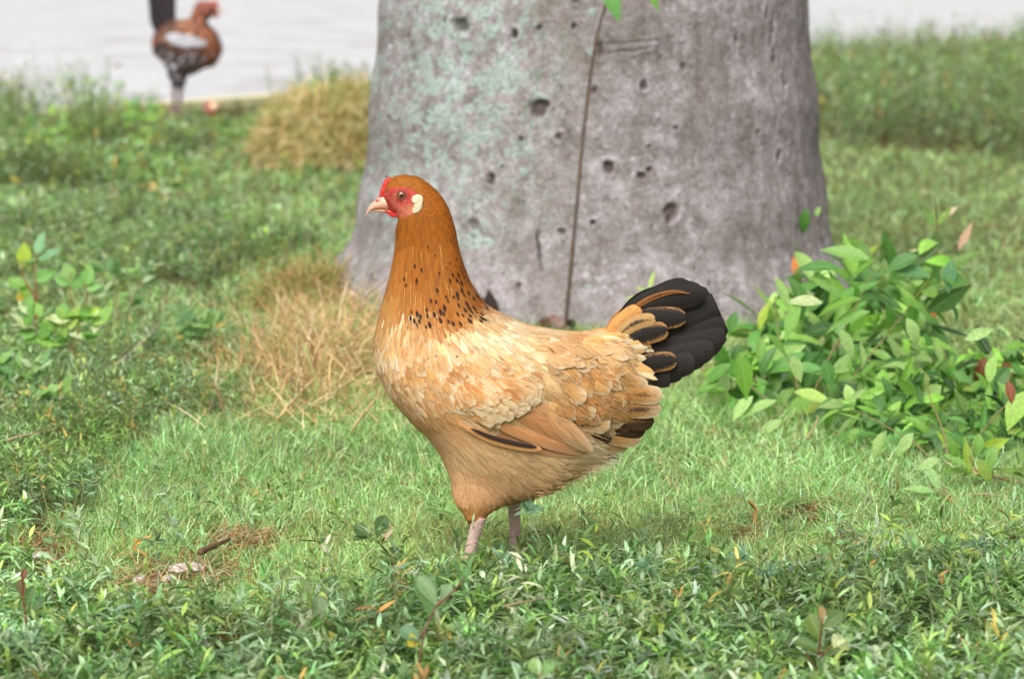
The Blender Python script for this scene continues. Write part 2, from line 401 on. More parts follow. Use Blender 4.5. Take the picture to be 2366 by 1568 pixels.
c = b.mix(b.math('MULTIPLY', sc.outputs[1], b.ramp(n2, [(.35, (.1, .1, .1)), (.6, (.8, .8, .8))])), c, tuple(lin((170, 202, 188))))
wf = b.ramp(b.noise(cv, 75, 4, .6), [(.58, (0, 0, 0)), (.66, (.5, .5, .5))])
c = b.mix(b.math('MULTIPLY', wf, b.ramp(n4, [(.4, (.15, .15, .15)), (.6, (1, 1, 1))])), c, tuple(lin((218, 212, 216))))
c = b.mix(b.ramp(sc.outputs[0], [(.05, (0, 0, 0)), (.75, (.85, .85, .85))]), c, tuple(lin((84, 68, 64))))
b.base(c); b.bump(b.math('ADD', n1, b.math('MULTIPLY', n2, .6)), .9, .008)
palm = empty('palm_tree', (TX, TD, 0), 'massive smooth grey palm trunk with pits and pale green lichen behind the hen', 'tree')
trunk = mb.build('trunk', b.m, palm)

# ================================================================ GROUND PLANTS (stuff)
WEED_FRONT = [(-700, 1240), (0, 1250), (120, 1330), (330, 1425), (470, 1450), (620, 1440), (760, 1405), (900, 1365), (1080, 1335), (1250, 1300), (1420, 1310), (1600, 1345),
              (1800, 1355), (2000, 1345), (2150, 1300), (2300, 1250), (2366, 1235), (3900, 1180), (3900, 2600), (-1500, 2600), (-1500, 1240)]
WEED_LEFT = [(-1900, 760), (0, 800), (150, 810), (300, 850), (470, 900), (520, 950), (450, 1000), (330, 1010), (240, 1080), (120, 1240), (-1900, 1260)]
WEED_LEFT2 = [(-900, 760), (60, 760), (280, 790), (480, 800), (640, 790), (600, 900), (520, 960), (200, 900), (-900, 860)]
WEED_MID = [(-900, 470), (60, 470), (400, 480), (560, 500), (720, 560), (700, 600), (560, 640), (470, 665), (200, 680), (60, 740), (-900, 780)]
WEED_BACK = [(-1200, 300), (0, 285), (280, 285), (450, 290), (600, 280), (860, 235), (880, 300), (560, 330), (440, 350), (420, 430), (330, 455), (120, 450), (-1200, 440)]
WEED_BACK_R = [(1800, 165), (1950, 150), (2100, 140), (2366, 112), (3400, 60), (3400, 420), (2366, 385), (2250, 360), (2000, 345), (1860, 330)]
BARE = [(430, 1350, 150, 48), (95, 1300, 90, 60), (320, 1390, 80, 40), (560, 1270, 110, 26), (1500, 1395, 40, 12), (1850, 1190, 70, 30), (1720, 1240, 60, 24), (1960, 1260, 50, 24)]
def hen_free(gx, gy): return np.ones(gx.shape, bool)
def sample_px(n, x0, x1, y0, y1):
    gx = rng.uniform(x0, x1, n); gy = rng.uniform(y0, y1, n); P = ground_at(gx, gy)
    P[:, 2] = hgt(P[:, 0], P[:, 1]); return gx, gy, P
def outside_things(P):
    return (np.hypot(P[:, 0]-TX, P[:, 1]-TD) > .492) & (road_d(P[:, 0], P[:, 1]) < -.12)
def weed_zone(gx, gy):
    jx = gx+90*(fbm(gx/70, gy/35, 4, 61)-.5)*2; jy = gy+62*(fbm(gx/60, gy/30, 4, 62)-.5)*2*sstep(300, 700, gy)+14*(rng.random(gx.shape)-.5)
    z = np.zeros(gx.shape, int)
    for i, pl in enumerate([WEED_FRONT, WEED_LEFT, WEED_LEFT2, WEED_MID, WEED_BACK, WEED_BACK_R], 1):
        z = np.where((z == 0) & in_poly(jx, jy, pl), i, z)
    return z
def bare(gx, gy):
    r = np.zeros(gx.shape)
    for (x, y, a, c) in BARE: r = np.maximum(r, sstep(1.3, .5, np.hypot((gx-x)/a, (gy-y)/c)))
    return r

def pal(n, cols, wts):
    cols = np.array([lin(c) for c in cols]); i = rng.choice(len(cols), n, p=np.array(wts)/sum(wts))
    c = cols[i]; j = rng.uniform(.75, 1.25, (n, 1)); return c*j*(1+.08*rng.normal(size=(n, 3)))

# --- lawn grass
m_grass = leaf_material('grass_blade', .55, .3, .35)
m_dry = leaf_material('dry_straw', .7, .2, .25)
mb = MB()
def lawn(n, x0, x1, y0, y1, sparse=1.0, Lm=.026, wk=1.0):
    gx, gy, P = sample_px(n, x0, x1, y0, y1)
    z = weed_zone(gx, gy); k = outside_things(P)
    k &= (z == 0) | (rng.random(n) < .22)
    k &= rng.random(n) > bare(gx, gy)*.85
    gx, gy, P = gx[k], gy[k], P[k]; m = len(P)
    d = P[:, 1]; fs = np.maximum(1, d/4.2)
    az = rng.uniform(0, 2*PI, m) + 0; el = np.clip(rng.normal(.66, .42, m), .02, 1.45)
    D = np.stack([np.cos(az)*np.cos(el), np.sin(az)*np.cos(el), np.sin(el)], -1)
    Nn = np.stack([-np.cos(az)*np.sin(el), -np.sin(az)*np.sin(el), np.cos(el)], -1)
    tw = rng.normal(0, .8, (m, 1)); Nn = Nn*np.cos(tw)+np.cross(D, Nn)*np.sin(tw)
    hn = .6+.9*fbm(P[:, 0]*9, P[:, 1]*7, 3, 71)
    L = Lm*rng.uniform(.5, 1.4, m)*hn*fs**.35
    W = .00125*rng.uniform(.55, 1.4, m)*fs**.95*wk
    pt = fbm(P[:, 0]*5, P[:, 1]*4, 3, 72); yel = fbm(P[:, 0]*2.6, P[:, 1]*2.2, 3, 73)
    c = pal(m, [(136, 180, 100), (160, 202, 130), (190, 222, 168), (104, 156, 76), (200, 214, 156)], [3, 3, 3, 2, 1])
    yl = np.clip((yel-.48)*3.0, 0, 1)*.38*sstep(500, 1100, gx)
    yl = np.clip(yl+.6*sstep(1050, 1300, gy)*(rng.random(m) < .2)+.12*((gx > 1850) & (gy < 620) & (gy > 380)), 0, 1)[:, None]
    c = c*(1-yl)+pal(m, [(184, 194, 120), (202, 190, 128), (168, 182, 104)], [2, 1, 2])*yl
    c = c*rng.lognormal(.03, .22, (m, 1))
    dr = (rng.random(m) < .06+.30*bare(gx, gy)+.08*(yl[:, 0] > .3))[:, None]
    c = np.where(dr, pal(m, [(186, 162, 106), (160, 124, 74), (204, 184, 130)], [3, 2, 1]), c)
    c = c*(.84+.5*pt[:, None])*np.array([1.0, 1.0, 1.0])
    if len(P) == 0: return
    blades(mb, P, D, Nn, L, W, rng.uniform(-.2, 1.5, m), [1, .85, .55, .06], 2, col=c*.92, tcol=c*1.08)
lawn(190000, -350, 2716, 900, 1420)
lawn(30000, -350, 2716, 1420, 1750)
lawn(70000, -350, 2716, 560, 900)
lawn(60000, -500, 2866, 300, 560)
lawn(16000, -900, 3300, 150, 300)
for x0, x1 in ((-2200, -350), (2716, 4600)):
    lawn(16000, x0, x1, 900, 1750); lawn(16000, x0, x1, 560, 900); lawn(16000, x0, x1, 180, 560)
# flat-lying thatch under the blades
gx, gy, P = sample_px(24000, -350, 2716, 560, 1500); k = outside_things(P); P = P[k]; gx = gx[k]; m = len(P)
az = rng.uniform(0, 2*PI, m); el = rng.normal(.12, .15, m)
D = np.stack([np.cos(az)*np.cos(el), np.sin(az)*np.cos(el), np.sin(el)], -1)
blades(mb, P+np.array([0, 0, .003]), D, np.tile([0., 0, 1], (m, 1))+rng.normal(0, .4, (m, 3)), rng.uniform(.015, .045, m), .0014*np.maximum(1, P[:, 1]/5),
       rng.uniform(-.6, .8, m), [1, 1, .8, .2], 2, col=pal(m, [(160, 128, 80), (140, 92, 56), (192, 164, 116), (110, 120, 66)], [3, 3, 2, 1]))
for (x_, y_, a_, c_) in BARE[:4]:
    m = 260; gx = x_+rng.normal(0, a_*.5, m); gy = y_-10+rng.normal(0, c_*.5, m); P = ground_at(gx, gy); P[:, 2] = hgt(P[:, 0], P[:, 1])+.004+.008*rng.random(m)
    az = rng.uniform(0, 2*PI, m); el = rng.normal(.1, .2, m); D = np.stack([np.cos(az)*np.cos(el), np.sin(az)*np.cos(el), np.sin(el)], -1)
    blades(mb, P, D, np.tile([0., 0, 1], (m, 1))+rng.normal(0, .4, (m, 3)), rng.uniform(.012, .04, m), .0017, rng.uniform(-.6, .8, m), [1, 1, .8, .2], 2, col=pal(m, [(176, 140, 100), (150, 110, 76), (204, 174, 134)], [3, 2, 3]))
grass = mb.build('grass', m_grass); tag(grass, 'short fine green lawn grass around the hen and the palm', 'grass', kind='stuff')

# --- low leafy ground cover: upright shoots ringed with small lance-shaped leaves
m_weed = leaf_material('weed_leaf', .42, .5, .3)
HZ = {1: .036, 2: .042, 3: .036, 4: .06, 5: .125, 6: .19}
def weeds(mb, n, x0, x1, y0, y1, zones, per=11, dens=1.0, LL=.0205, stems=True):
    gx, gy, P = sample_px(n, x0, x1, y0, y1)
    z = weed_zone(gx, gy); k = (np.isin(z, zones) | ((rng.random(n) < .035) & (z == 0))) & outside_things(P); z = np.where(z == 0, 2, z)
    if 1 in zones: k &= rng.random(n) > bare(gx, gy)*.95
    edge = weed_zone(gx, gy-38)
    edge2 = weed_zone(gx, gy-85)
    k &= (z != 1) | (edge == 1) | (rng.random(n) < .28)
    k &= (z != 1) | (edge2 == 1) | (rng.random(n) < .7)
    gx, gy, P, z = gx[k], gy[k], P[k], z[k]; m = len(P)
    if not m: return
    fs = np.maximum(1, P[:, 1]/5.2)
    H = np.array([HZ[i] for i in z])*(.15+1.5*fbm(P[:, 0]*6, P[:, 1]*5, 3, 81))*rng.uniform(.6, 1.3, m)
    H = H*np.where(z == 5, .35+1.35*sstep(.35, .65, fbm(P[:, 0]*2.2+3, P[:, 1]*1.4, 2, 87)), 1)
    H = H*(1-.25*np.exp(-((gx-1140)/120)**2-((gy-1335)/45)**2))
    H = H*np.where((z == 1) & (rng.random(m) < .05), 1.8, 1)
    H = H*np.where(z == 5, 1-.6*np.exp(-((gx-420)/170)**2), 1)
    tops = np.zeros((m, 3)); lean = rng.normal(0, .28, (m, 2))
    tops[:, :2] = lean*H[:, None]; tops[:, 2] = H
    tone = pal(m, [(112, 150, 86), (138, 172, 112), (162, 192, 144), (108, 148, 72), (154, 180, 96), (184, 204, 166)], [3, 4, 3, 3, 3, 2])
    pat = fbm(P[:, 0]*3.3, P[:, 1]*2.6, 3, 83)[:, None]
    tone = tone*(.45+1.05*pat)*np.array([1, 1.04, .97, .94, .95, .85, .80])[z][:, None]
    yk = np.clip((fbm(P[:, 0]*2.1+9, P[:, 1]*1.7, 3, 85)-.5)*4, 0, 1)[:, None]*np.array([0, .25, .8, .8, .5, .9, .3])[z][:, None]
    tone = tone*(1-yk)+pal(m, [(132, 166, 78), (112, 150, 66), (150, 178, 100)], [2, 2, 1])*yk
    odd = rng.random(m) < np.array([0, .03, .08, .08, .05, .14, .08])[z]
    tone[odd] = pal(odd.sum(), [(176, 168, 84), (190, 150, 84), (150, 176, 76)], [1, 1, 2])
    for j in range(per):
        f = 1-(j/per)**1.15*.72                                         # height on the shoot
        az = j*2.399+rng.uniform(0, 2*PI, m)*.25+gx*1.7; el = np.clip(rng.normal(.75-.85*(j/per), .32, m), -.4, 1.35)
        D = np.stack([np.cos(az)*np.cos(el), np.sin(az)*np.cos(el), np.sin(el)], -1)
        Nn = np.stack([-np.cos(az)*np.sin(el), -np.sin(az)*np.sin(el), np.cos(el)], -1)+rng.normal(0, .25, (m, 3))
        B = P+tops*f
        L = LL*rng.uniform(.6, 1.35, m)*fs**.6*(1.0 if j > 2 else .75)
        blades(mb, B, D, Nn, L, L*rng.uniform(.16, .27, m), rng.uniform(.1, 1.0, m), [.25, .85, 1, .66, .05], 3, fold=.12,
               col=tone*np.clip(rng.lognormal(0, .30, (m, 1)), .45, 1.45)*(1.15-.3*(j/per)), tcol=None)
    if stems:
        D = unit(tops); Nn = np.cross(D, rng.normal(size=(m, 3)))
        blades(mb, P, D, Nn, H, .0013*fs, .1, [1, .9, .7], 2, col=pal(m, [(120, 130, 88), (142, 128, 92), (150, 160, 120)], [2, 2, 1]))
mb = MB()
weeds(mb, 5000, -300, 2666, 1215, 1450, [1])
weeds(mb, 1500, -1500, -300, 1215, 1900, [1], per=9); weeds(mb, 1500, 2666, 3900, 1180, 1900, [1], per=9)
weeds(mb, 5200, -300, 2666, 1450, 1900, [1], LL=.0215)
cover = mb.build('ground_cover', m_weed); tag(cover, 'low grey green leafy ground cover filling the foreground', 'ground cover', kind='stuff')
mb = MB()
weeds(mb, 9000, -900, 760, 740, 1260, [2, 3], per=9, LL=.016)
weeds(mb, 9500, -900, 800, 440, 800, [4], per=8, LL=.018)
lc = mb.build('ground_cover', m_weed); tag(lc, 'leafy green ground cover creeping over the lawn at the left side', 'ground cover', kind='stuff')
mb = MB()
weeds(mb, 9000, -900, 900, 225, 470, [5], per=10, LL=.021)
bc = mb.build('ground_cover', m_weed); tag(bc, 'soft raised green ground cover along the road edge behind the rooster', 'ground cover', kind='stuff')
mb = MB()
weeds(mb, 9500, 1780, 3300, 70, 430, [6], per=10, LL=.021)
br = mb.build('ground_cover', m_weed); tag(br, 'soft grey green bank of ground cover by the road right of the palm', 'ground cover', kind='stuff')

# --- dry grass
def dry_dome(name, label, cx, cy, rx, hz, n, L, cols, wts, lean=.6, ry=None, wid=.0016):
    c = ground_at(float(cx), float(cy)); c[2] = hgt(c[0], c[1]); s = c[1]/FPX
    rx = rx*s; hz = hz*s; ry = ry or rx*.8
    mb = MB(); az = rng.uniform(0, 2*PI, n); r = np.sqrt(rng.random(n))*.98
    hh = np.sqrt(np.maximum(0, 1-r*r)); lv = rng.uniform(.35, 1, n)
    lump = .8+.45*fbm(np.cos(az)*r*3+5, np.sin(az)*r*3, 3, 91)
    P = np.stack([c[0]+rx*r*np.cos(az), c[1]+ry*r*np.sin(az), c[2]+hz*hh*lv*lump*.8], -1)
    out = np.stack([np.cos(az)*r, np.sin(az)*r, hh*.6+.15], -1)+rng.normal(0, lean, (n, 3))
    D = unit(out); Nn = np.tile([0., 0, 1], (n, 1))+rng.normal(0, .5, (n, 3))
    ok = outside_things(P); P, D, Nn = P[ok], D[ok], Nn[ok]; m = len(P)
    col = pal(m, cols, wts)
    blades(mb, P, D, Nn, L*rng.uniform(.5, 1.5, m), wid*max(1, c[1]/6)*rng.uniform(.6, 1.3, m), rng.uniform(-.4, 2.2, m), [.8, 1, .9, .7, .15], 2, col=col)
    e = empty(name, c, label, 'grass clump'); mb.build('blades', m_dry, e); return e
dry_dome('dry_grass_clump', 'big golden tan mound of dry grass left of the palm, near the road', 765, 395, 180, 245, 15000, .06,
         [(226, 206, 156), (208, 182, 126), (236, 220, 176), (164, 176, 104), (150, 160, 92)], [4, 3, 3, 3, 1], wid=.0018)
dry_dome('dry_grass_clump', 'upright patch of straw coloured grass against the left foot of the palm', 725, 715, 135, 105, 3000, .06,
         [(208, 180, 124), (184, 146, 98), (216, 194, 142), (130, 160, 84), (110, 144, 74)], [3, 3, 2, 3, 2])
# tangled hay in front of the clump
mb = MB()
n = 6800
gx = np.concatenate([rng.normal(760, 95, n//2), rng.normal(690, 120, n-n//2)]); gy = np.concatenate([rng.normal(800, 55, n//2), rng.normal(880, 55, n-n//2)])
k = (gx < 960) & (gx > 430) & (gy < 1010) & (gy > 660); gx, gy = gx[k], gy[k]
P = ground_at(gx, gy); P = P[outside_things(P)]; m = len(P)
px_, py_ = proj(P); P[:, 2] = hgt(P[:, 0], P[:, 1])+rng.random(m)*.050*np.exp(-((px_-800)/150)**2-((py_-800)/90)**2)+.012*rng.random(m)
az = rng.uniform(0, 2*PI, m); el = rng.normal(.15, .35, m)
D = np.stack([np.cos(az)*np.cos(el), np.sin(az)*np.cos(el), np.sin(el)], -1)
blades(mb, P, D, rng.normal(0, .7, (m, 3))+np.array([0, 0, 1]), rng.uniform(.03, .11, m), rng.uniform(.0010, .0020, m), rng.uniform(-1.6, 1.8, m), [1, 1, 1, 1, .9, .7, .3], 2,
       col=pal(m, [(218, 188, 138), (198, 162, 112), (232, 210, 166), (152, 112, 76), (146, 172, 94)], [4, 3, 3, 2, 2]))
e = empty('dry_grass_clump', ground_at(740., 860.), 'tangled tan hay lying on the lawn in front of the hen at the palm foot', 'grass clump')
mb.build('blades', m_dry, e)

# ================================================================ BIRDS
def remesh(V, F, voxel, smooth=6, parts=()):
    me = bpy.data.meshes.new('tmp'); me.from_pydata([tuple(v) for v in V], [], [tuple(f) for f in F]); me.update()
    o = bpy.data.objects.new('tmp', me); COL.objects.link(o)
    md = o.modifiers.new('r', 'REMESH'); md.mode = 'VOXEL'; md.voxel_size = voxel
    ms = o.modifiers.new('s', 'SMOOTH'); ms.iterations = smooth; ms.factor = .5
    dg = bpy.context.evaluated_depsgraph_get(); ev = o.evaluated_get(dg); m2 = ev.to_mesh()
    n = len(m2.vertices); co = np.zeros(n*3, np.float32); m2.vertices.foreach_get('co', co)
    fc = np.array([list(p.vertices) for p in m2.polygons if len(p.vertices) == 4])
    ev.to_mesh_clear(); bpy.data.objects.remove(o); bpy.data.meshes.remove(me)
    return co.reshape(-1, 3).astype(float), fc

class Bird:
    """measures a bird in photo units: (px, py) on the plane at distance Y, and q = sideways offset in the same units (negative: towards the camera)"""
    def __init__(s, Y): s.Y = Y; s.k = Y/FPX/cp
    def p(s, px, py, q=0.0):
        P = atY(px, py, s.Y); P = np.array(P); P[..., 1] += np.asarray(q)*s.k; return P
    def loft(s, rings, n=110, seg=40, ex=.92):
        Q = catmull(np.array(rings, float), n)
        A = s.p(Q[:, 0], Q[:, 1]); B = s.p(Q[:, 2], Q[:, 3]); w_ = Q[:, 4]*s.k
        th = np.linspace(0, 2*PI, seg, endpoint=False); c, sn = np.cos(th), np.sin(th)
        c = np.sign(c)*np.abs(c)**ex; sn = np.sign(sn)*np.abs(sn)**ex
        M = (A+B)/2; H = (A-B)/2
        V = M[:, None]+c[None, :, None]*H[:, None]+(sn[None, :]*w_[:, None])[..., None]*np.array([0, 1., 0])
        if Q.shape[1] > 5: V = V+(Q[:, 5]*s.k)[:, None, None]*np.array([0, 1., 0])
        V = np.concatenate([np.repeat(M[:1, None], seg, 1), V, np.repeat(M[-1:, None], seg, 1)])
        if Q.shape[1] > 5: V[0, :, 1] += Q[0, 5]*s.k; V[-1, :, 1] += Q[-1, 5]*s.k
        return V.reshape(-1, 3), grid_faces(n+2, seg, True)

def idw(pts, x, y, p=3.0):
    P = np.array([q[:2] for q in pts], float); Vv = np.array([q[2:] for q in pts], float)
    d = np.hypot(x[:, None]-P[None, :, 0], y[:, None]-P[None, :, 1])+8
    w_ = d**-p; return (w_@Vv)/w_.sum(1, keepdims=True)

def surf_samples(V, F, n, rmin):
    """roughly even points over a quad mesh with normals"""
    a, b_, c, d = (V[F[:, i]] for i in range(4))
    nr = np.cross(c-a, d-b_); ar = np.linalg.norm(nr, axis=1)*.5
    i = rng.choice(len(F), n*5, p=ar/ar.sum()); u, v = rng.random((2, n*5, 1))
    P = (a[i]*(1-u)+b_[i]*u)*(1-v)+(d[i]*(1-u)+c[i]*u)*v; Nn = unit(nr[i])
    keep = []; grid = {}
    cell = np.floor(P/rmin).astype(int)
    for j in range(len(P)):
        cx, cy, cz = cell[j]; ok = True
        for dx in (-1, 0, 1):
            for dy in (-1, 0, 1):
                for dz in (-1, 0, 1):
                    for q in grid.get((cx+dx, cy+dy, cz+dz), ()):
                        if ((P[q]-P[j])**2).sum() < rmin*rmin: ok = False; break
                    if not ok: break
                if not ok: break
            if not ok: break
        if ok:
            keep.append(j); grid.setdefault((cx, cy, cz), []).append(j)
            if len(keep) >= n: break
    return P[keep], Nn[keep]

m_feather = feather_material('feather')
HEN_PROF = [.30, .70, .90, 1.0, 1.0, .90, .62, .15]
NARROW = [.5, .8, .95, 1.0, .85, .55, .12]

# ---------------------------------------------------------------- the hen
HY = float(ground_at(1135., 1330.)[1])
hb = Bird(HY)
hen = empty('hen', hb.p(1140., 1330.), 'golden buff hen with orange speckled neck and black tail standing in front of the palm', 'hen')
hk = hb.k
RINGS = [(880, 452, 895, 484, 10), (884, 444, 900, 488, 17), (892, 428, 906, 494, 26), (904, 411, 918, 500, 33), (930, 404, 922, 507, 38), (968, 410, 918, 516, 42),
         (1003, 434, 916, 528, 45), (1031, 470, 915, 548, 48), (1048, 515, 912, 578, 50), (1057, 560, 906, 616, 56), (1068, 603, 896, 660, 66), (1084, 645, 884, 706, 80),
         (1106, 683, 873, 752, 100), (1134, 712, 868, 798, 124), (1168, 731, 872, 842, 146), (1208, 749, 888, 886, 164), (1250, 760, 912, 924, 176), (1290, 767, 944, 964, 184),
         (1326, 770, 984, 1004, 186), (1356, 771, 1018, 1050, 182), (1380, 770, 1040, 1098, 172), (1402, 770, 1100, 1146, 160), (1420, 774, 1170, 1156, 148), (1438, 784, 1245, 1140, 132),
         (1454, 800, 1310, 1112, 112), (1470, 824, 1366, 1078, 90), (1484, 852, 1410, 1040, 66), (1496, 882, 1450, 1004, 44), (1504, 908, 1480, 970, 24)]
V1, F1 = hb.loft(RINGS, ex=.8)
# feathered thighs: near one forward, far one further back
thigh_n = [(1090, 900, 1200, 900, 50, -62), (1052, 1040, 1230, 1050, 62, -58), (1042, 1100, 1205, 1110, 60, -60), (1042, 1142, 1168, 1150, 46, -68), (1060, 1172, 1138, 1174, 28, -76), (1082, 1192, 1112, 1193, 13, -80)]
thigh_f = [(1140, 1000, 1260, 1000, 50, 75), (1130, 1060, 1250, 1070, 56, 82), (1145, 1110, 1240, 1115, 46, 84), (1160, 1140, 1218, 1140, 30, 82), (1172, 1160, 1205, 1160, 18, 80), (1178, 1172, 1200, 1172, 11, 80)]
V2, F2 = hb.loft(thigh_n, 30, 24); V3, F3 = hb.loft(thigh_f, 30, 24)
V4, F4 = hb.loft([(905, 820, 1330, 820, 80), (932, 880, 1340, 880, 112), (967, 940, 1350, 940, 130), (1002, 995, 1352, 995, 138), (1028, 1045, 1345, 1045, 138), (1041, 1095, 1330, 1085, 128), (1044, 1130, 1285, 1125, 108), (1066, 1158, 1230, 1150, 74), (1110, 1170, 1195, 1160, 34)], 60, 36, .75)
Vb, Fb = remesh(np.concatenate([V1, V2, V3, V4]), np.concatenate([F1, F2+len(V1), F3+len(V1)+len(V2), F4+len(V1)+len(V2)+len(V3)]), .0022, 26)
bx, by = proj(Vb); ww_ = (.5*sstep(1030, 1080, by)*sstep(1300, 1200, bx)*sstep(1200, 1186, by))[:, None]
E_ = np.concatenate([Fb[:, [0, 1]], Fb[:, [1, 2]], Fb[:, [2, 3]], Fb[:, [3, 0]]]); E_ = np.concatenate([E_, E_[:, ::-1]])
dg_ = np.bincount(E_[:, 0], minlength=len(Vb))[:, None]
for it_ in range(110):
    A_ = np.stack([np.bincount(E_[:, 0], weights=Vb[E_[:, 1], c_], minlength=len(Vb)) for c_ in range(3)], 1)/np.maximum(dg_, 1)
    Vb = Vb+(A_-Vb)*ww_
HC = [(885, 440, 198, 116, 48), (940, 412, 200, 124, 52), (1010, 450, 196, 114, 42), (1045, 520, 192, 110, 38), (960, 540, 186, 108, 38), (905, 600, 204, 130, 60), (960, 620, 190, 114, 42),
      (1060, 620, 182, 104, 34), (890, 680, 222, 164, 96), (950, 690, 204, 132, 62), (1010, 690, 190, 114, 42), (1100, 700, 176, 100, 36), (1040, 730, 184, 110, 42), (880, 750, 230, 186, 124),
      (950, 765, 232, 188, 128), (1040, 765, 238, 200, 146), (1110, 735, 240, 206, 152), (1180, 750, 240, 214, 168), (1120, 790, 244, 220, 172), (1240, 775, 236, 198, 142), (1330, 785, 234, 186, 122),
      (1400, 785, 240, 200, 142), (1470, 800, 244, 216, 166), (890, 850, 226, 186, 132), (960, 860, 226, 176, 112), (1050, 850, 222, 166, 96), (1150, 850, 224, 168, 98), (1230, 850, 238, 204, 150),
      (1320, 860, 228, 172, 100), (1420, 860, 232, 180, 108), (1490, 900, 206, 150, 86), (950, 950, 214, 164, 110), (1050, 940, 220, 166, 100), (1150, 940, 226, 182, 124), (1330, 930, 214, 152, 82),
      (1430, 940, 208, 150, 82), (1480, 980, 170, 116, 60), (1000, 1010, 212, 162, 112), (1060, 1060, 220, 174, 120), (1150, 1060, 222, 174, 116), (1250, 1040, 226, 182, 124), (1350, 1050, 232, 204, 156),
      (1415, 1045, 232, 212, 172), (1060, 1130, 208, 156, 96), (1130, 1110, 208, 156, 98), (1220, 1110, 206, 158, 100), (1320, 1090, 216, 174, 118), (1090, 1195, 196, 130, 66), (1060, 1170, 204, 146, 84), (1180, 1150, 190, 140, 84)]
def henc(x, y):
    c = lin(idw(HC, x, y)); g_ = c.mean(1, keepdims=True); nk_ = (sstep(770, 720, y)*sstep(1140, 1110, x))[:, None]; dk_ = .88-.26*nk_
    bl_ = (sstep(960, 1030, y)*sstep(1200, 1130, y))[:, None]
    return (g_+(c-g_)*(.96+.12*nk_-.14*bl_))*dk_*(1+.22*bl_)
AN = [(900, 420, -40), (940, 408, 10), (985, 425, 35), (1030, 480, 62), (1050, 560, 78), (1075, 630, 68), (1110, 700, 42), (960, 540, 92), (920, 600, 97), (895, 680, 100), (980, 640, 90), (1040, 690, 82),
      (872, 760, 96), (880, 840, 75), (960, 780, 80), (1050, 780, 62), (1150, 770, 38), (1250, 790, 24), (1350, 790, 14), (1450, 800, 10), (920, 900, 55), (1020, 880, 55), (1120, 880, 42), (1220, 880, 36),
      (1320, 880, 45), (1420, 880, 30), (1490, 900, 20), (1050, 960, 35), (970, 980, 55), (1040, 1060, 60), (1120, 1060, 48), (1250, 1060, 32), (1380, 1050, 12), (1055, 1130, 82), (1095, 1180, 80), (1180, 1130, 60), (1300, 1100, 22)]
AN = [(x, y, math.cos(math.radians(a)), math.sin(math.radians(a))) for x, y, a in AN]
def flow(P, Nn):
    x, y = proj(P); a = idw(AN, x, y)
    D = a[:, :1]*Rv - a[:, 1:]*Uv
    D = D-(D*Nn).sum(1, keepdims=True)*Nn; return unit(D), x, y
def facezone(x, y): return (x < 985)*sstep(1.12, .92, np.hypot((x-922)/50, (y-466)/35)) + 0
# body mesh: skin of the face red, elsewhere down coloured
bx, by = proj(Vb); cb_ = henc(bx, by)*.85
fz = np.clip(facezone(bx, by)*(by > 432-.55*(bx-905)*(bx < 905)) , 0, 1)[:, None]
red = lin((164, 56, 48))*(.4+1.15*fbm(bx/5, by/5, 3, 5))[:, None]; tanf = lin((190, 122, 90))*(.7+.6*fbm(bx/4, by/4, 3, 6))[:, None]
tz = np.clip(sstep(466, 480, by+.25*(bx-940))*sstep(915, 945, bx)+.5*sstep(.5, .65, fbm(bx/8, by/8, 2, 8)), 0, 1)[:, None]
cb_ = cb_*(1-fz)+(red*(1-tz*.7)+tanf*tz*.7)*fz
mb = MB(); mb.add(Vb, Fb, col=cb_)
b = NB('down_and_skin', .7, .25); b.base(b.mix(.5, b.attr('col'), b.ramp(b.noise(b.coord(), 300, 3), [(.3, (.7, .7, .7)), (.7, (1.25, 1.25, 1.25))]), 'MULTIPLY'))
b.bump(b.noise(b.coord(), 500, 3), .5, .001)
hen_body = mb.build('body', b.m, hen)

P, Nn = surf_samples(Vb, Fb, 5200, 9.2*hk)
D, x, y = flow(P, Nn)
fzv = facezone(x, y) > .35
neck = (~fzv) & ((y < 745-.10*(x-1000)) & (x < 1135) & (y < 760)) & ((y < 700) | (x > 930))
breast = (~fzv) & (~neck) & (y < 985+.0*x) & (x < 1260)
belly = (~fzv) & (~neck) & ((y > 985) | ((x < 1050) & (y > 930)))
back = (~fzv) & (~neck) & (~belly)
# short head feathers and hackle
hp = neck
P2, N2 = surf_samples(Vb, Fb, 9000, 4.6*hk)
D2, x2, y2 = flow(P2, N2)
k = (facezone(x2, y2) < .35) & (y2 < 748-.08*(x2-1000)) & (x2 < 1140) & ((x2 < 1112) | (y2 < 712))
P2, N2, D2, x2, y2 = P2[k], N2[k], D2[k], x2[k], y2[k]; m = len(P2)
hl = sstep(470, 640, y2)                                           # short on the head, long on the hackle
low = sstep(620, 740, y2+30*(rng.random(m)-.5))
Lh = (11+hl*50)*rng.uniform(.8, 1.2, m)*hk; Wh = (6.5+hl*6.5)*rng.uniform(.85, 1.15, m)*hk
ch = henc(x2, y2)*rng.uniform(.84, 1.16, (m, 1))
spot = ((y2 > 560) & (x2 > 935+(y2-560)*-.15) & (rng.random(m) < .42*sstep(560, 690, y2)*sstep(925, 990, x2)+.04*(x2 > 1000)))
par = np.stack([np.zeros(m)-.3, np.zeros(m)-1, .10*hl*rng.random(m)], -1)
mb = MB()
lift = .10
Dl = unit(D2+N2*lift)
blades(mb, P2+N2*.0004, Dl, N2, Lh, Wh, .16+.0*Lh, NARROW, 3, col=ch, colb=ch, par=par, arch=.12)
P5, N5 = surf_samples(Vb, Fb, 9000, 11*hk); D5, x5, y5 = flow(P5, N5)
pr_ = sstep(520, 640, y5)*sstep(920, 985, x5-.25*(y5-650)*0)*np.clip(.35+.5*sstep(1010, 1060, x5)+.3*sstep(680, 730, y5), 0, 1)
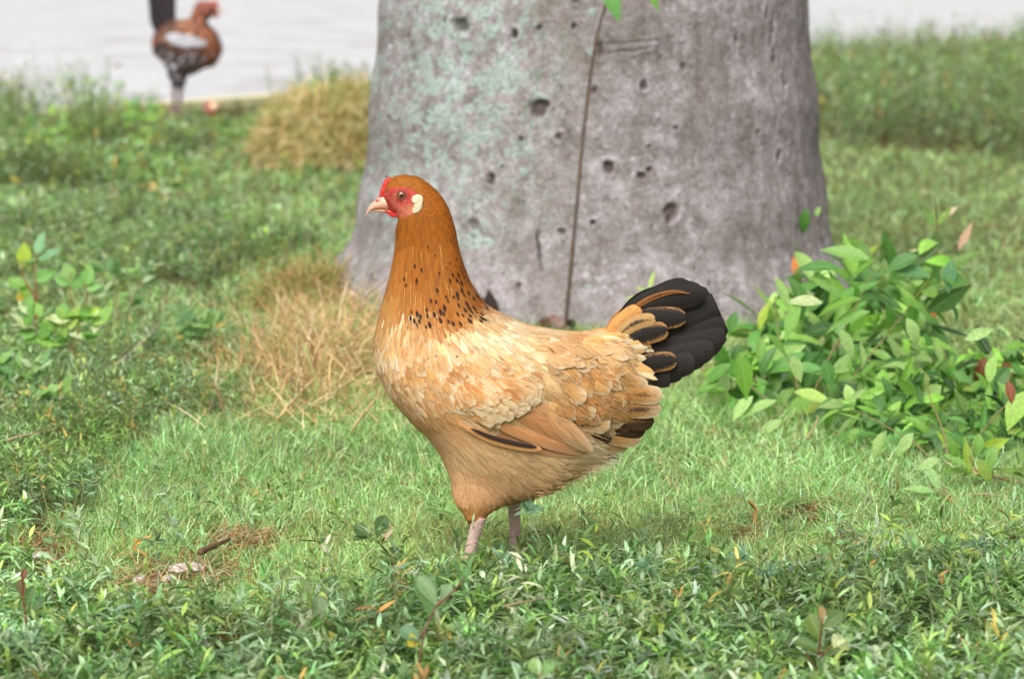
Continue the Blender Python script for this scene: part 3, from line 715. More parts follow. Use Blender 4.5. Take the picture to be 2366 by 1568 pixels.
k = (y5 < 752-.10*(x5-1000)) & (x5 < 1118) & (rng.random(len(x5)) < pr_*.85); q5 = k.sum(); dkc = np.tile(lin((46, 30, 22)), (q5, 1))
sz = rng.uniform(.55, 1.15, q5)*(.55+.6*sstep(580, 700, y5[k]))
blades(mb, P5[k]+N5[k]*5.5*hk, unit(D5[k]+N5[k]*.02), N5[k], 16*sz*hk, 6*sz*hk, .12, [.15, .6, 1, 1, .6, .1], 3, col=dkc, colb=dkc, par=np.tile([-.3, -1, 0], (q5, 1)), arch=.1)
k = (y5 > 560) & (y5 < 770) & (x5 < 1110) & (rng.random(len(x5)) < .13); q5 = k.sum(); plc = np.tile(lin((206, 150, 82)), (q5, 1))
blades(mb, P5[k]+N5[k]*5.2*hk, unit(D5[k]+N5[k]*.02), N5[k], rng.uniform(20, 46, q5)*hk, 1.7*hk, .12, [.5, 1, 1, .8, .3], 2, col=plc, colb=plc, par=np.tile([-.3, -1, 0], (q5, 1)))
hackle = mb.build('hackle', m_feather, hen)

# body feathers
sel = (~fzv) & (~belly) & ((y > 715-.08*(x-1000)) | (x > 1105)) 
mb = MB()
Pb, Nb, Db, xb, yb = P[sel], Nn[sel], D[sel], x[sel], y[sel]; m = len(Pb)
cA = henc(xb, yb)
mot = fbm(xb/40, yb/30, 3, 7)+rng.normal(0, .10, m)
cream = lin((238, 222, 192)); orange = lin((190, 120, 60))
k1 = np.clip((mot-.52)*4, 0, 1)[:, None]; k2 = np.clip((.46-mot)*4, 0, 1)[:, None]
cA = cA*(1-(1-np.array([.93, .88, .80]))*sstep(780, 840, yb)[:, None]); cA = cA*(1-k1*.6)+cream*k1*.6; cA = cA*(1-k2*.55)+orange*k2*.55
Lb = 44*rng.uniform(.8, 1.2, m)*hk; Wb = 33*rng.uniform(.8, 1.15, m)*hk
sad = sstep(1330, 1420, xb)*sstep(900, 820, yb); Lb = Lb*(1+.4*sad); Wb = Wb*(1-.45*sad); cA = cA*rng.lognormal(0, .12, (m, 1))
sp2 = rng.random(m) < np.where((xb > 1280), .06, .012)
par = np.stack([rng.uniform(-.2, .12, m), np.where(sp2, .12, -1), rng.uniform(0, 1, m)*.75*sstep(700, 800, yb)], -1)
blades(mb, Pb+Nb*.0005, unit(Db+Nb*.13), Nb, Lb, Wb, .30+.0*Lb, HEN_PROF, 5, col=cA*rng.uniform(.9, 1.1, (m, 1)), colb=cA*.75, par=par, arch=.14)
for r_ in range(1):
    tb = unit(Db+Nb*.13); st_ = Pb+Nb*.0007+tb*(Lb*rng.uniform(.55, .8, m))[:, None]+np.cross(tb, Nb)*(Wb*rng.uniform(-.4, .4, m))[:, None]-Nb*(Lb*.02)[:, None]
    cz = cA*rng.uniform(.85, 1.1, (m, 1)); tk = par[:, 2:3]; cz = cz*(1-.5*tk)+cream*.5*tk
    blades(mb, st_, unit(tb+rng.normal(0, .12, (m, 3))), Nb, Lb*rng.uniform(.3, .5, m), 2.0*hk, .3, [1, .9, .5, .1], 2, col=cz, colb=cz, par=np.tile([-.3, -1, 0], (m, 1)))
mb.build('plumage', m_feather, hen)

# belly fluff: soft feathers plus fine curved filaments
mb = MB()
k = belly
Pf, Nf, Df, xf, yf = P[k], Nn[k], D[k], x[k], y[k]; m = len(Pf)
cf = henc(xf, yf)*rng.uniform(.9, 1.1, (m, 1))
par = np.tile([-.3, -1, 0], (m, 1))
thg = (yf > 1075) & (xf < 1240)
blades(mb, Pf+Nf*.0003, unit(Df+Nf*np.where(thg, .08, .10)[:, None]), Nf, np.where(thg, 36-20*sstep(1090, 1190, yf), 40)*rng.uniform(.7, 1.3, m)*hk, 20*hk, .22, HEN_PROF, 5, col=cf, colb=cf, par=par, arch=.1)
P4, N4 = surf_samples(Vb, Fb, 22000, 2.2*hk)
D4, x4, y4 = flow(P4, N4)
k = ((y4 > 965) | ((x4 < 1020) & (y4 > 900))); P4, N4, D4, x4, y4 = P4[k], N4[k], D4[k], x4[k], y4[k]; m = len(P4)
rear = sstep(1280, 1420, x4)*sstep(960, 1060, y4)
cf = henc(x4, y4)*rng.uniform(.85, 1.3, (m, 1))
jit = rng.normal(0, .16, (m, 3))
blades(mb, P4, unit(D4+N4*(.16+.18*rear[:, None])+jit), N4, (30+22*rear)*(1-.5*sstep(1130, 1195, y4)*(x4 < 1180))*rng.uniform(.5, 1.2, m)*hk, 1.5*hk, rng.uniform(-.1, .7, m), [1, .9, .7, .4, .1], 2,
       col=cf, colb=cf, par=np.tile([-.3, -1, 0], (m, 1)))
mb.build('belly_fluff', m_feather, hen)

# ---- wings
def big_feather(mb, pts, w_, q, ca, cb2=None, cm=-.3, prof=None, rows=16, cols=7, arch=.10, qs=None, side=-1, tilt=0.0, spot=-1, tip=0.0, qf=None):
    """one large feather along photo points, q = sideways offset of base and tip"""
    Q = catmull(np.array(pts, float), rows); t = np.linspace(0, 1, rows)
    qq = q[0]+(q[1]-q[0])*t
    if qf is not None: qq = np.array([qf(a_, b_) for a_, b_ in Q])+side*qq
    qq = np.convolve(np.pad(qq, 2, 'edge'), np.ones(5)/5, 'valid')
    C = hb_.p(Q[:, 0], Q[:, 1], qq); T = unit(np.gradient(C, axis=0))
    nrm = np.tile([0, float(side), tilt], (rows, 1)); nrm = unit(nrm-(nrm*T).sum(1, keepdims=True)*T); Sd = np.cross(T, nrm)
    pr = np.interp(t, np.linspace(0, 1, len(prof)), prof) if prof else np.interp(t, [0, .12, .35, .7, .88, .96, 1], [.25, .6, .9, 1, .86, .55, .12])
    c = np.linspace(-1, 1, cols); W2 = w_*.5*hb_.k
    V = C[:, None]+(W2*pr[:, None]*c)[..., None]*Sd[:, None]-(arch*W2*2*pr[:, None]*c**2)[..., None]*nrm[:, None]
    uv = np.stack(np.meshgrid((c+1)/2, t), -1)
    ca = np.asarray(ca); cb2 = ca*.5 if cb2 is None else np.asarray(cb2)
    mb.add(V, grid_faces(rows, cols), uv, col=ca, colb=cb2, par=np.array([cm, spot, tip]))
hb_ = hb
tree_body = BVHTree.FromPolygons([tuple(v) for v in Vb], [tuple(f) for f in Fb])
def skin_q(px, py, side):
    """sideways distance of the body surface at a photo position"""
    o = hb.p(float(px), float(py)); o = Vector((o[0], o[1]+side*.3, o[2]))
    h = tree_body.ray_cast(o, Vector((0, -side, 0)))
    return (h[0][1]-hb.Y)/hk if h[0] is not None else side*20.0
tanw, redw, darkw = lin((208, 156, 106)), lin((194, 136, 90)), lin((58, 42, 34))
for side in (-1, 1):
    wing = empty('wing', hen.location, None, None); wing.parent = hen; wing.location = (0, 0, 0)
    # shell of the folded wing with small coverts
    outl = [(1005, 800), (1060, 770), (1150, 765), (1230, 790), (1290, 850), (1330, 930), (1365, 1015), (1330, 1035), (1240, 1020), (1130, 985), (1060, 955), (1020, 900)]
    mbw = MB(); NU, NV = 60, 44
    # folded wing surface: param across outline by scanline
    yy = np.linspace(770, 1032, NV); rows = []
    for yv in yy:
        xs_ = []
        for i in range(len(outl)):
            (xa, ya), (xc, yc) = outl[i], outl[(i+1) % len(outl)]
            if (ya > yv) != (yc > yv): xs_.append(xa+(yv-ya)*(xc-xa)/(yc-ya))
        x0, x1 = (min(xs_), max(xs_)) if len(xs_) > 1 else (1150, 1152)
        u = np.linspace(0, 1, NU); X_ = x0+(x1-x0)*u
        e_ = np.sin(PI*np.clip(u, 0, 1))**.8*(.0+sstep(800, 900, yv))*np.sin(PI*np.clip((yv-768)/266, 0.0, 1))**.35
        q_ = np.array([skin_q(a_, yv, side) for a_ in X_])
        rows.append(np.stack([X_, np.full(NU, yv), q_+side*(-14+30*e_)], -1))
    G = np.array(rows)
    VW = hb.p(G[..., 0], G[..., 1], G[..., 2]).reshape(-1, 3); FW = grid_faces(NV, NU)
    if side > 0: FW = FW[:, ::-1]
    cw = henc(G[..., 0].ravel(), G[..., 1].ravel())*.8
    mbw.add(VW, FW, col=cw); mbw.build('wing_skin', hen_body.data.materials[0], wing)
    tw_ = BVHTree.FromPolygons([tuple(v) for v in VW], [tuple(int(i) for i in f) for f in FW])
    def wing_q(px, py, side=side, tw_=tw_):
        o = hb.p(float(px), float(py)); h = tw_.ray_cast(Vector((o[0], o[1]+side*.3, o[2])), Vector((0, -side, 0)))
        a_ = skin_q(px, py, side); b_ = (h[0][1]-hb.Y)/hk if h[0] is not None else a_
        return max(a_, b_) if side > 0 else min(a_, b_)
    Pw, Nw = surf_samples(VW, FW, 1100, 8.2*hk)
    Nw = np.where((Nw[:, 1:2]*side) < 0, -Nw, Nw)
    Dw, xw, yw = flow(Pw, Nw)
    k = (yw < 960) & ~((yw > 905-(xw-1120)*.25) & (xw > 1120))
    k &= ~((xw > 1215) & (yw > 850)) & (np.abs(Nw[:, 1]) > .62)
    Pw, Nw, Dw, xw, yw = Pw[k], Nw[k], Dw[k], xw[k], yw[k]; m = len(Pw)
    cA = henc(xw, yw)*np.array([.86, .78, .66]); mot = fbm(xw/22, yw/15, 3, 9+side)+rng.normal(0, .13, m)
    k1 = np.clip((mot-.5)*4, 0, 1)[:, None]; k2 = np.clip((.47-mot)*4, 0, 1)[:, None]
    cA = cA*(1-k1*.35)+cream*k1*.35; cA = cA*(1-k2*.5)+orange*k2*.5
    mbc = MB()
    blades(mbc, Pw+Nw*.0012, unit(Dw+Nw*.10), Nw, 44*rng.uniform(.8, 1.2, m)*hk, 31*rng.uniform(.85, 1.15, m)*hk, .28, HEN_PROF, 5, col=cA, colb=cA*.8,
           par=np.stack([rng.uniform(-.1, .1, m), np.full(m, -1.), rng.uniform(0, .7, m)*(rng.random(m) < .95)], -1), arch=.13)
    mbc.build('coverts', m_feather, wing)
    q0 = lambda px, py, o: skin_q(px, py, side)+side*o
    mbf = MB()
    # dark primary showing under the wing edge with its pale lower vane, then smooth rust primaries and the rolled secondaries
    big_feather(mbf, [(1060, 952), (1130, 988), (1190, 1004), (1250, 1014)], 20, (q0(1080, 960, 12), q0(1240, 1010, 18)), lin((204, 150, 96)), side=side)
    big_feather(mbf, [(1090, 964), (1135, 984), (1190, 999), (1240, 1008)], 11, (q0(1090, 960, 15), q0(1240, 1005, 21)), darkw, side=side)
    for i, (p0, p1, p2, ww, off, cc) in enumerate([((1085, 940), (1190, 992), (1350, 1030), 40, 18, redw), ((1110, 925), (1210, 972), (1352, 1026), 42, 22, redw*1.08),
                                                   ((1150, 900), (1240, 950), (1350, 1018), 46, 26, redw*.98), ((1180, 880), (1265, 935), (1352, 1012), 44, 30, tanw*.95)]):
        big_feather(mbf, [p0, p1, p2], ww, (-2, 3+i*4), cc, side=side, arch=.08, qf=wing_q, tip=.12, rows=24)
    big_feather(mbf, [(1225, 850), (1262, 915), (1290, 965), (1362, 1024)], 38, (0, 20), tanw*1.02, side=side, arch=.14, qf=wing_q, tip=.25, rows=24)
    big_feather(mbf, [(1245, 860), (1285, 930), (1318, 975), (1366, 1026)], 30, (3, 26), lin((208, 156, 108)), side=side, arch=.18, qf=wing_q, tip=.35, rows=24)
    for j in range(70):
        t_ = random.random(); x0_ = 1100+150*t_+random.uniform(-25, 15); y0_ = 925-60*t_+random.uniform(-26, 10)
        c_ = lin(random.choice([(222, 184, 130), (208, 150, 90), (194, 130, 72), (228, 198, 152)]))*.85
        big_feather(mbf, [(x0_, y0_), (x0_+20, y0_+14), (x0_+42, y0_+26)], random.uniform(24, 32), (5, 9), c_, side=side, arch=.12, qf=wing_q, tip=random.uniform(.2, .8), rows=8, cols=5)
    mbf.build('flight_feathers', m_feather, wing)
# rump: larger rounded feathers behind the wing, some dark barred
mb = MB()
for side in (-1, 1):
    q0 = lambda px, py, o: skin_q(px, py, side)+side*o
    dk, tn, bf = lin((74, 54, 38)), lin((186, 136, 78)), lin((204, 152, 92))
    for (p0, p1, ww, off, ca, cb2, cm) in [
        ((1370, 985), (1480, 1010), 44, 4, bf*.9, dk, -.3), ((1360, 1000), (1450, 1028), 36, 6, bf, dk, -.3), ((1330, 1000), (1420, 1032), 34, 8, bf*.9, dk, -.3),
        ((1400, 950), (1510, 968), 46, 7, dk*1.3, tn, .12), ((1385, 965), (1490, 992), 40, 9, dk, tn, .08), ((1410, 930), (1525, 935), 44, 10, tn*.85, dk, .22),
        ((1340, 965), (1410, 1005), 30, 12, dk, tn, .05),
        ((1420, 890), (1528, 905), 46, 12, tn, dk, .14), ((1380, 905), (1480, 945), 44, 14, bf, dk, .06), ((1340, 920), (1440, 965), 46, 16, bf, dk, -.3),
        ((1310, 915), (1405, 975), 48, 18, bf*1.05, dk, -.3), ((1285, 880), (1370, 945), 46, 20, bf*1.05, tn, -.3), ((1340, 870), (1440, 925), 44, 20, bf, tn, -.3),
        ((1400, 850), (1495, 885), 40, 18, bf, tn, -.3), ((1270, 850), (1350, 905), 42, 22, bf*1.08, tn, -.3), ((1320, 840), (1410, 880), 40, 22, bf*1.1, tn, -.3)]:
        mxx, myy = (p0[0]+p1[0])/2, (p0[1]+p1[1])/2+3
        qa = q0(*p0, off*.5); qb = q0(min(p1[0], 1470), p1[1], off)
        if abs(qb) < 30: qb = side*30
        big_feather(mb, [p0, (mxx, myy), p1], ww, (qa, qb), ca*random.uniform(.8, 1.05), cb2, cm, side=side, arch=.10, tip=.55 if ca[0] > .3 else 0)
Pq, Nq = surf_samples(Vb, Fb, 9000, 12*hk); Dq, xq, yq = flow(Pq, Nq)
k = (xq > 1255) & (xq < 1450) & (yq > 800) & (yq < 955) & (np.abs(Nq[:, 1]) > .45); m = k.sum()
cA = henc(xq[k], yq[k])*rng.lognormal(0, .15, (m, 1))
kk = (rng.random(m)**2*.6)[:, None]; cA = cA*(1-kk)+orange*kk
blades(mb, Pq[k]+Nq[k]*rng.uniform(10, 17, (m, 1))*hk, unit(Dq[k]+Nq[k]*.06), Nq[k], 46*rng.uniform(.8, 1.2, m)*hk, 34*rng.uniform(.8, 1.1, m)*hk, .3, HEN_PROF, 5, col=cA, colb=cA*.4,
       par=np.stack([rng.uniform(-.3, .05, m), np.where(rng.random(m) < .15, .08, -1), rng.uniform(0, .9, m)], -1), arch=.12)
bq_ = Pq[k]+Nq[k]*15*hk; dq_ = unit(Dq[k]+Nq[k]*.06); nq_ = Nq[k]
for r_ in range(3):
    cz = cA*rng.uniform(.85, 1.1, (m, 1))*.7+cream*.3
    blades(mb, bq_+dq_*(36*rng.uniform(.6, .85, m)*hk)[:, None]+np.cross(dq_, nq_)*(13*rng.uniform(-1, 1, m)*hk)[:, None], unit(dq_+rng.normal(0, .12, (m, 3))), nq_, 18*rng.uniform(.6, 1.2, m)*hk, 1.8*hk, .4, [1, .9, .5, .1], 2,
           col=cz, colb=cz, par=np.tile([-.3, -1, 0], (m, 1)))
mb.build('rump_plumage', m_feather, hen)
mb = MB()
n_ = 5200; tx_ = rng.uniform(1230, 1415, n_); ty_ = 1135-(tx_-1230)*.45+rng.uniform(-70, 6, n_); qz = rng.uniform(-1, 1, n_)*(120-.35*(tx_-1230))
Bq = hb.p(tx_, ty_, qz); an = np.radians(rng.normal(12, 18, n_)); Dq = np.cos(an)[:, None]*Rv-np.sin(an)[:, None]*Uv+rng.normal(0, .18, (n_, 3))
cq = henc(tx_, ty_)*rng.uniform(.9, 1.35, (n_, 1)); cq = cq*(1-sstep(1300, 1420, tx_)[:, None]*.6)+lin((226, 214, 182))*sstep(1300, 1420, tx_)[:, None]*.6
blades(mb, Bq, Dq, rng.normal(size=(n_, 3)), rng.uniform(12, 34, n_)*hk, 1.3*hk, rng.uniform(-.5, .9, n_), [1, .9, .7, .4, .1], 2, col=cq, colb=cq, par=np.tile([-.3, -1, 0], (n_, 1)))
mb.build('rear_fluff', m_feather, hen)
# saddle: long narrow pale feathers falling over the tail root
mb = MB()
for side in (-1, 1):
    for i in range(150):
        a_ = random.random(); bx0 = 1345+105*a_+random.uniform(-10, 10); by0 = 775+random.random()*80*(.4+.6*a_)
        L_ = random.uniform(48, 80); an = math.radians(random.uniform(-6, 36)+(by0-800)*.25)
        x1, y1 = bx0+L_*math.cos(an), by0+L_*math.sin(an)
        if x1 > 1512: x1 = 1512+random.uniform(-8, 8)
        qa = skin_q(bx0, by0, side)+side*4; qb = (skin_q(min(x1, 1460), max(y1, 800), side)*.8+side*10)
        c_ = lin(random.choice([(246, 228, 190), (242, 216, 164), (230, 184, 116), (244, 222, 176)]))
        big_feather(mb, [(bx0, by0), ((bx0+x1)/2, (by0+y1)/2-3), (x1, y1)], random.uniform(10, 15), (qa, qb), c_, side=side, rows=8, cols=3, arch=.15)
mb.build('saddle', m_feather, hen)
# tail: a folded vertical fan of broad black feathers with brown laced coverts
mb = MB(); blk = lin((44, 38, 34)); blk2 = lin((30, 26, 23)); org = lin((150, 94, 46)); tan2 = lin((160, 118, 70)); 
TP = [.35, .52, .72, .88, .97, 1, 1, .97, .84, .40]
for side in (-1, 1):
    for (p0, pm, p1, ww, qq, ca, cb2, cm) in [
        ((1418, 826), (1500, 716), (1600, 664), 78, (6, 9), blk2*1.15, blk2, .1),
        ((1422, 831), (1514, 727), (1622, 670), 78, (8, 11), blk, blk2, .1),
        ((1426, 836), (1528, 738), (1640, 680), 78, (10, 13), blk2*1.15, blk2, .1),
        ((1430, 841), (1542, 749), (1652, 694), 78, (12, 15), blk, blk2, .1),
        ((1434, 846), (1556, 760), (1660, 712), 78, (14, 17), blk2*1.15, blk2, .1),
        ((1448, 858), (1562, 796), (1676, 748), 76, (14, 20), blk2*1.2, blk2, .1),
        ((1450, 860), (1556, 806), (1674, 768), 73, (15, 22), blk, blk2, .1),
        ((1452, 862), (1550, 816), (1664, 786), 70, (16, 24), blk2*1.2, blk2, .1),
        ((1454, 864), (1544, 826), (1648, 802), 67, (17, 26), blk, blk2, .1),
        ((1456, 866), (1538, 836), (1628, 818), 64, (18, 28), blk2*1.2, blk2, .1),
        ((1458, 868), (1532, 846), (1604, 834), 61, (19, 30), blk, blk2, .1),
        ((1460, 870), (1526, 856), (1576, 850), 58, (20, 32), blk2*1.2, blk2, .1),
        ((1462, 872), (1520, 866), (1548, 864), 55, (21, 34), blk, blk2, .1),
        ((1410, 795), (1490, 705), (1625, 676), 62, (22, 34), blk2*1.2, blk2, -.3),
        ((1415, 790), (1480, 740), (1582, 728), 54, (28, 42), tan2, blk2*1.3, .60),
        ((1420, 800), (1480, 772), (1540, 756), 48, (32, 46), tan2*1.05, blk2*1.3, .48), ((1410, 790), (1460, 745), (1512, 732), 34, (34, 44), lin((190, 150, 96)), blk2*2, .20),
        ((1440, 850), (1500, 835), (1560, 826), 46, (32, 48), tan2*.95, blk2*1.3, .52)]:
        big_feather(mb, [p0, pm, p1], ww, (qq[0]*side, qq[1]*side), ca, cb2, cm, prof=TP, rows=22, cols=9, side=side, arch=.08)
    # rusty upper lacing of the top covert
    big_feather(mb, [(1420, 768), (1475, 702), (1545, 672), (1592, 674)], 13, (24*side, 40*side), org, blk2, .18, prof=[.3, .9, 1, .9, .5, .1], rows=22, side=side, arch=.1)
    big_feather(mb, [(1405, 772), (1440, 740), (1480, 710)], 46, (26*side, 36*side), lin((214, 156, 88)), org, .1, rows=12, side=side)
tail = mb.build('tail', m_feather, hen)

# ---- head
b = NB('comb_skin', .55, .35); b.base(b.mix(.6, b.attr('col'), b.ramp(b.noise(b.coord(), 350, 3), [(.3, (.65, .6, .6)), (.7, (1.25, 1.2, 1.2))]), 'MULTIPLY'))
b.bump(b.noise(b.coord(), 700, 2), .5, .0008); b.p.inputs['Subsurface Weight'].default_value = .15; b.p.inputs['Subsurface Radius'].default_value = (.003, .001, .001)
m_skin = b.m
def plate(bird, outline, q, thick, col, name, mat, parent, bulge=0.0, n=26, noise=.0):
    """a soft rounded plate with real thickness from an outline, centred at sideways offset q"""
    O = np.array(outline, float); O = catmull(np.vstack([O, O[:1]]), n*2)[:-1]; cen = O.mean(0)
    mb = MB(); R_ = [(1.0, 0), (.96, .6), (.8, .9), (.5, 1.0), (0.02, 1.05)]
    prof = [(r, s_) for r, s_ in R_[::-1]]+[(r, -s_) for r, s_ in R_[1:]]
    V = []
    for r, s_ in prof:
        Q = cen+(O-cen)*r; V.append(bird.p(Q[:, 0], Q[:, 1], q+s_*thick+noise*(vnoise(Q[:, 0]/3, Q[:, 1]/3, 8)-.5)))
    V = np.array(V); mb.add(V, grid_faces(len(prof), len(O), True), col=col)
    return mb.build(name, mat, parent)
plate(hb, [(876, 454), (879, 440), (884, 427), (888, 416), (893, 414), (897, 409), (904, 411), (908, 420), (904, 434), (898, 450), (890, 462), (879, 463)], 0, 8, lin((204, 50, 44)), 'comb', m_skin, hen, noise=3)
for side in (-1, 1):
    plate(hb, [(888, 484), (905, 489), (925, 494), (942, 492), (945, 497), (934, 504), (925, 505), (915, 500), (906, 500), (896, 493)], side*17, 5, lin((206, 42, 38)), 'wattle', m_skin, hen, noise=3)
    ql = skin_q(968, 468, side)
    plate(hb, [(955, 450), (965, 446), (975, 449), (979, 457), (978, 467), (976, 478), (968, 488), (957, 491), (954, 483), (958, 470), (952, 460)], ql+side*1, 4, lin((220, 206, 172)), 'earlobe', m_skin, hen, noise=3)
    # eye with its lid
    qe = skin_q(929, 448, side)
    ec = hb.p(929., 448., qe-side*3)
    eye = empty('eye', (0, 0, 0), None, None); eye.parent = hen
    mb = MB(); rot = None
    th_ = np.linspace(0, PI/2*1.15, 16); ph_ = np.linspace(0, 2*PI, 28, endpoint=False)
    Vv = np.stack([np.sin(th_)[:, None]*np.cos(ph_), side*np.cos(th_)[:, None]*np.ones(28), np.sin(th_)[:, None]*np.sin(ph_)], -1)*10.5*hk
    ce = np.where(np.sin(th_)[:, None, None] < .46, lin((18, 12, 10)), lin((140, 84, 40)))*np.ones((16, 28, 1))
    ce = np.where((np.sin(th_)[:, None, None] > .80), lin((60, 30, 20)), ce)
    mb.add(Vv+ec, grid_faces(16, 28, True), col=ce.reshape(-1, 3))
    b = NB('eye', .08, .6); b.base(b.attr('col')); b.p.inputs['Coat Weight'].default_value = .8
    mb.build('eyeball', b.m, eye)
    eye.location = (0, 0, 0)
    mb = MB(); tt = np.linspace(0, 2*PI, 30)
    pts = np.stack([ec[0]+11.3*hk*np.cos(tt), np.full(30, ec[1]+side*4.5*hk), ec[2]+9.8*hk*np.sin(tt)], -1)
    tube(mb, pts, 1.7*hk, 8, 60, col=lin((150, 78, 62))); mb.build('eyelid', m_skin, eye)
    # nostril flap
    mb = MB(); ellipsoid(mb, hb.p(874., 463., side*9.5), np.array([7, 3, 4])*hk, 12, 8, lin((188, 110, 100))); mb.build('nostril', m_skin, hen)
b = NB('beak_horn', .38, .45); b.base(b.mix(.5, b.attr('col'), b.ramp(b.noise(b.coord((1, 1, 4)), 160, 3), [(.3, (.8, .75, .72)), (.7, (1.15, 1.15, 1.15))]), 'MULTIPLY')); m_beak = b.m
beak = empty('beak', (0, 0, 0), None, None); beak.parent = hen
Vk, Fk = hb.loft([(900, 450, 914, 487, 17), (884, 452, 899, 485, 17), (872, 459, 884, 484, 13.5), (861, 468, 870, 484, 10), (853, 477, 858, 488, 6), (848, 487, 851, 494, 3), (845.5, 495, 847.5, 497.5, .8)], 30, 20, 1.0)
mb = MB(); qx_, _ = proj(Vk); cc = lin((226, 176, 150))*(1-sstep(862, 850, qx_)[:, None]*.12)
mb.add(Vk, Fk, col=cc); mb.build('upper_beak', m_beak, beak)
Vk, Fk = hb.loft([(915, 484, 918, 497, 14), (895, 484, 898, 494, 11), (877, 483, 879, 490, 7), (866, 485, 867, 489, 3.5), (861, 487, 862, 488.5, 1)], 24, 18, 1.0)
mb = MB(); mb.add(Vk, Fk, col=lin((206, 150, 126))); mb.build('lower_beak', m_beak, beak)

# ---- legs
b = NB('scaly_leg', .5, .4); cv = b.coord((1, 1, 1))
vo = b.n('TexVoronoi'); vo.inputs['Scale'].default_value = 330; b.L(b.coord((1, 1, .8)), vo.inputs['Vector'])
c = b.mix(b.ramp(vo.outputs['Distance'], [(.2, (.6, .6, .6)), (.6, (1, 1, 1))]), b.attr('col'), b.mix(.5, b.attr('col'), tuple(lin((150, 110, 104)))))
b.base(c); b.bump(vo.outputs['Distance'], .5, .0012); m_leg = b.m
def make_leg(bird, parent, top, ankle, r, side_q, face, col, toe=60, spread=1.0, name='leg', knee=None):
    mb = MB(); k_ = bird.k
    a = bird.p(float(top[0]), float(top[1]), side_q); f = bird.p(float(ankle[0]), float(ankle[1]), side_q)
    mids = [a, a*.66+f*.34, a*.33+f*.67, f]
    tube(mb, mids, np.array([1.25, .98, .95, 1.15])*r*k_, 14, 24, col=col)
    gz = hgt(f[0], f[1])+.003
    for (az, L_) in ((0, 1.0), (.62, .82), (-.62, .82), (PI, .42)):
        d = np.array([face*math.cos(az*spread), math.sin(az*spread), 0]); T = toe*L_*k_
        p1 = f+d*T*.35+np.array([0, 0, .2*r*k_]); p2 = f+d*T*.75; p3 = f+d*T
        p2[2] = gz+r*.55*k_; p3[2] = gz+r*.35*k_
        tube(mb, [f, p1, p2, p3], np.array([.95, .78, .66, .42])*r*k_, 10, 18, col=col)
        p4 = p3+d*T*.16; p4[2] = gz
        tube(mb, [p3, (p3+p4)/2+np.array([0, 0, .001]), p4], np.array([.36, .25, .05])*r*k_, 8, 8, col=lin((222, 206, 190)))
    return mb.build(name, m_leg, parent)
legc = lin((222, 192, 184))
make_leg(hb, hen, (1108, 1180), (1076, 1306), 14.5, -80, -1, legc)
make_leg(hb, hen, (1188, 1155), (1190, 1312), 14, 80, -1, legc*.95)

# ---------------------------------------------------------------- the rooster far behind on the road edge
RY = float(ground_at(415., 268.)[1])
rb = Bird(RY); rk = rb.k; hb_ = rb
roo = empty('rooster', rb.p(415., 268.), 'dark rooster with copper neck and white wing patch standing by the road', 'rooster')
RR = [(502, 14, 503, 24, 5), (497, 7, 497, 32, 10), (485, 3, 486, 42, 14), (468, 3, 478, 50, 17), (453, 14, 480, 56, 19), (445, 30, 497, 72, 23), (438, 42, 508, 92, 30), (425, 46, 513, 112, 38),
      (410, 46, 508, 132, 44), (396, 48, 496, 150, 46), (385, 56, 474, 158, 46), (376, 66, 452, 170, 44), (368, 80, 428, 176, 40), (362, 95, 404, 170, 34), (357, 108, 384, 152, 26), (355, 118, 366, 134, 14)]
V1, F1 = rb.loft(RR, 70, 26)
V2, F2 = rb.loft([(392, 150, 440, 150, 20, -20), (400, 170, 436, 170, 16, -20), (408, 186, 432, 186, 11, -20), (414, 200, 428, 200, 6, -20)], 16, 16)
V3, F3 = rb.loft([(386, 150, 430, 150, 20, 20), (386, 170, 416, 170, 16, 20), (392, 184, 410, 184, 11, 20), (396, 198, 407, 198, 6, 20)], 16, 16)
Vr, Fr = remesh(np.concatenate([V1, V2, V3]), np.concatenate([F1, F2+len(V1), F3+len(V1)+len(V2)]), .006, 4)
RC = [(490, 15, 160, 92, 82), (470, 25, 140, 84, 72), (490, 45, 96, 62, 62), (455, 25, 172, 96, 50), (450, 55, 170, 112, 80), (480, 75, 160, 100, 68), (500, 110, 168, 100, 58), (495, 140, 130, 84, 56),
      (425, 55, 150, 108, 80), (405, 60, 110, 86, 70), (430, 75, 168, 110, 72), (385, 60, 84, 62, 54), (380, 85, 150, 110, 90), (400, 130, 66, 54, 52), (430, 135, 60, 50, 48), (460, 130, 74, 58, 52),
      (380, 115, 52, 44, 44), (400, 160, 54, 46, 46), (450, 155, 100, 84, 78), (430, 175, 66, 58, 58), (470, 155, 120, 96, 84), (410, 195, 70, 66, 76), (440, 100, 120, 86, 66)]
rx, ry = proj(Vr); mb = MB(); mb.add(Vr, Fr, col=lin(idw(RC, rx, ry)))
rbody = mb.build('body', hen_body.data.materials[0], roo)
P, Nn = surf_samples(Vr, Fr, 2600, 3.4*rk)
RA = [(490, 10, 180), (470, 5, 200), (455, 25, 110), (470, 40, 95), (445, 50, 120), (490, 80, 100), (505, 120, 110), (420, 60, 165), (390, 70, 190), (430, 100, 160), (400, 130, 170), (450, 150, 130), (400, 180, 100), (380, 120, 175)]
ra = idw([(a, c, math.cos(math.radians(d)), math.sin(math.radians(d))) for a, c, d in RA], *proj(P))
D = ra[:, :1]*Rv-ra[:, 1:]*Uv; D = unit(D-(D*Nn).sum(1, keepdims=True)*Nn); x, y = proj(P); m = len(P)
cA = lin(idw(RC, x, y))*rng.lognormal(-.1, .38, (m, 1))
fl0 = (rng.random(m) < .22) & (y < 115); cA[fl0] = lin((66, 48, 46))
fl = (rng.random(m) < .13) & (y > 115); cA[fl] = lin((190, 190, 200))
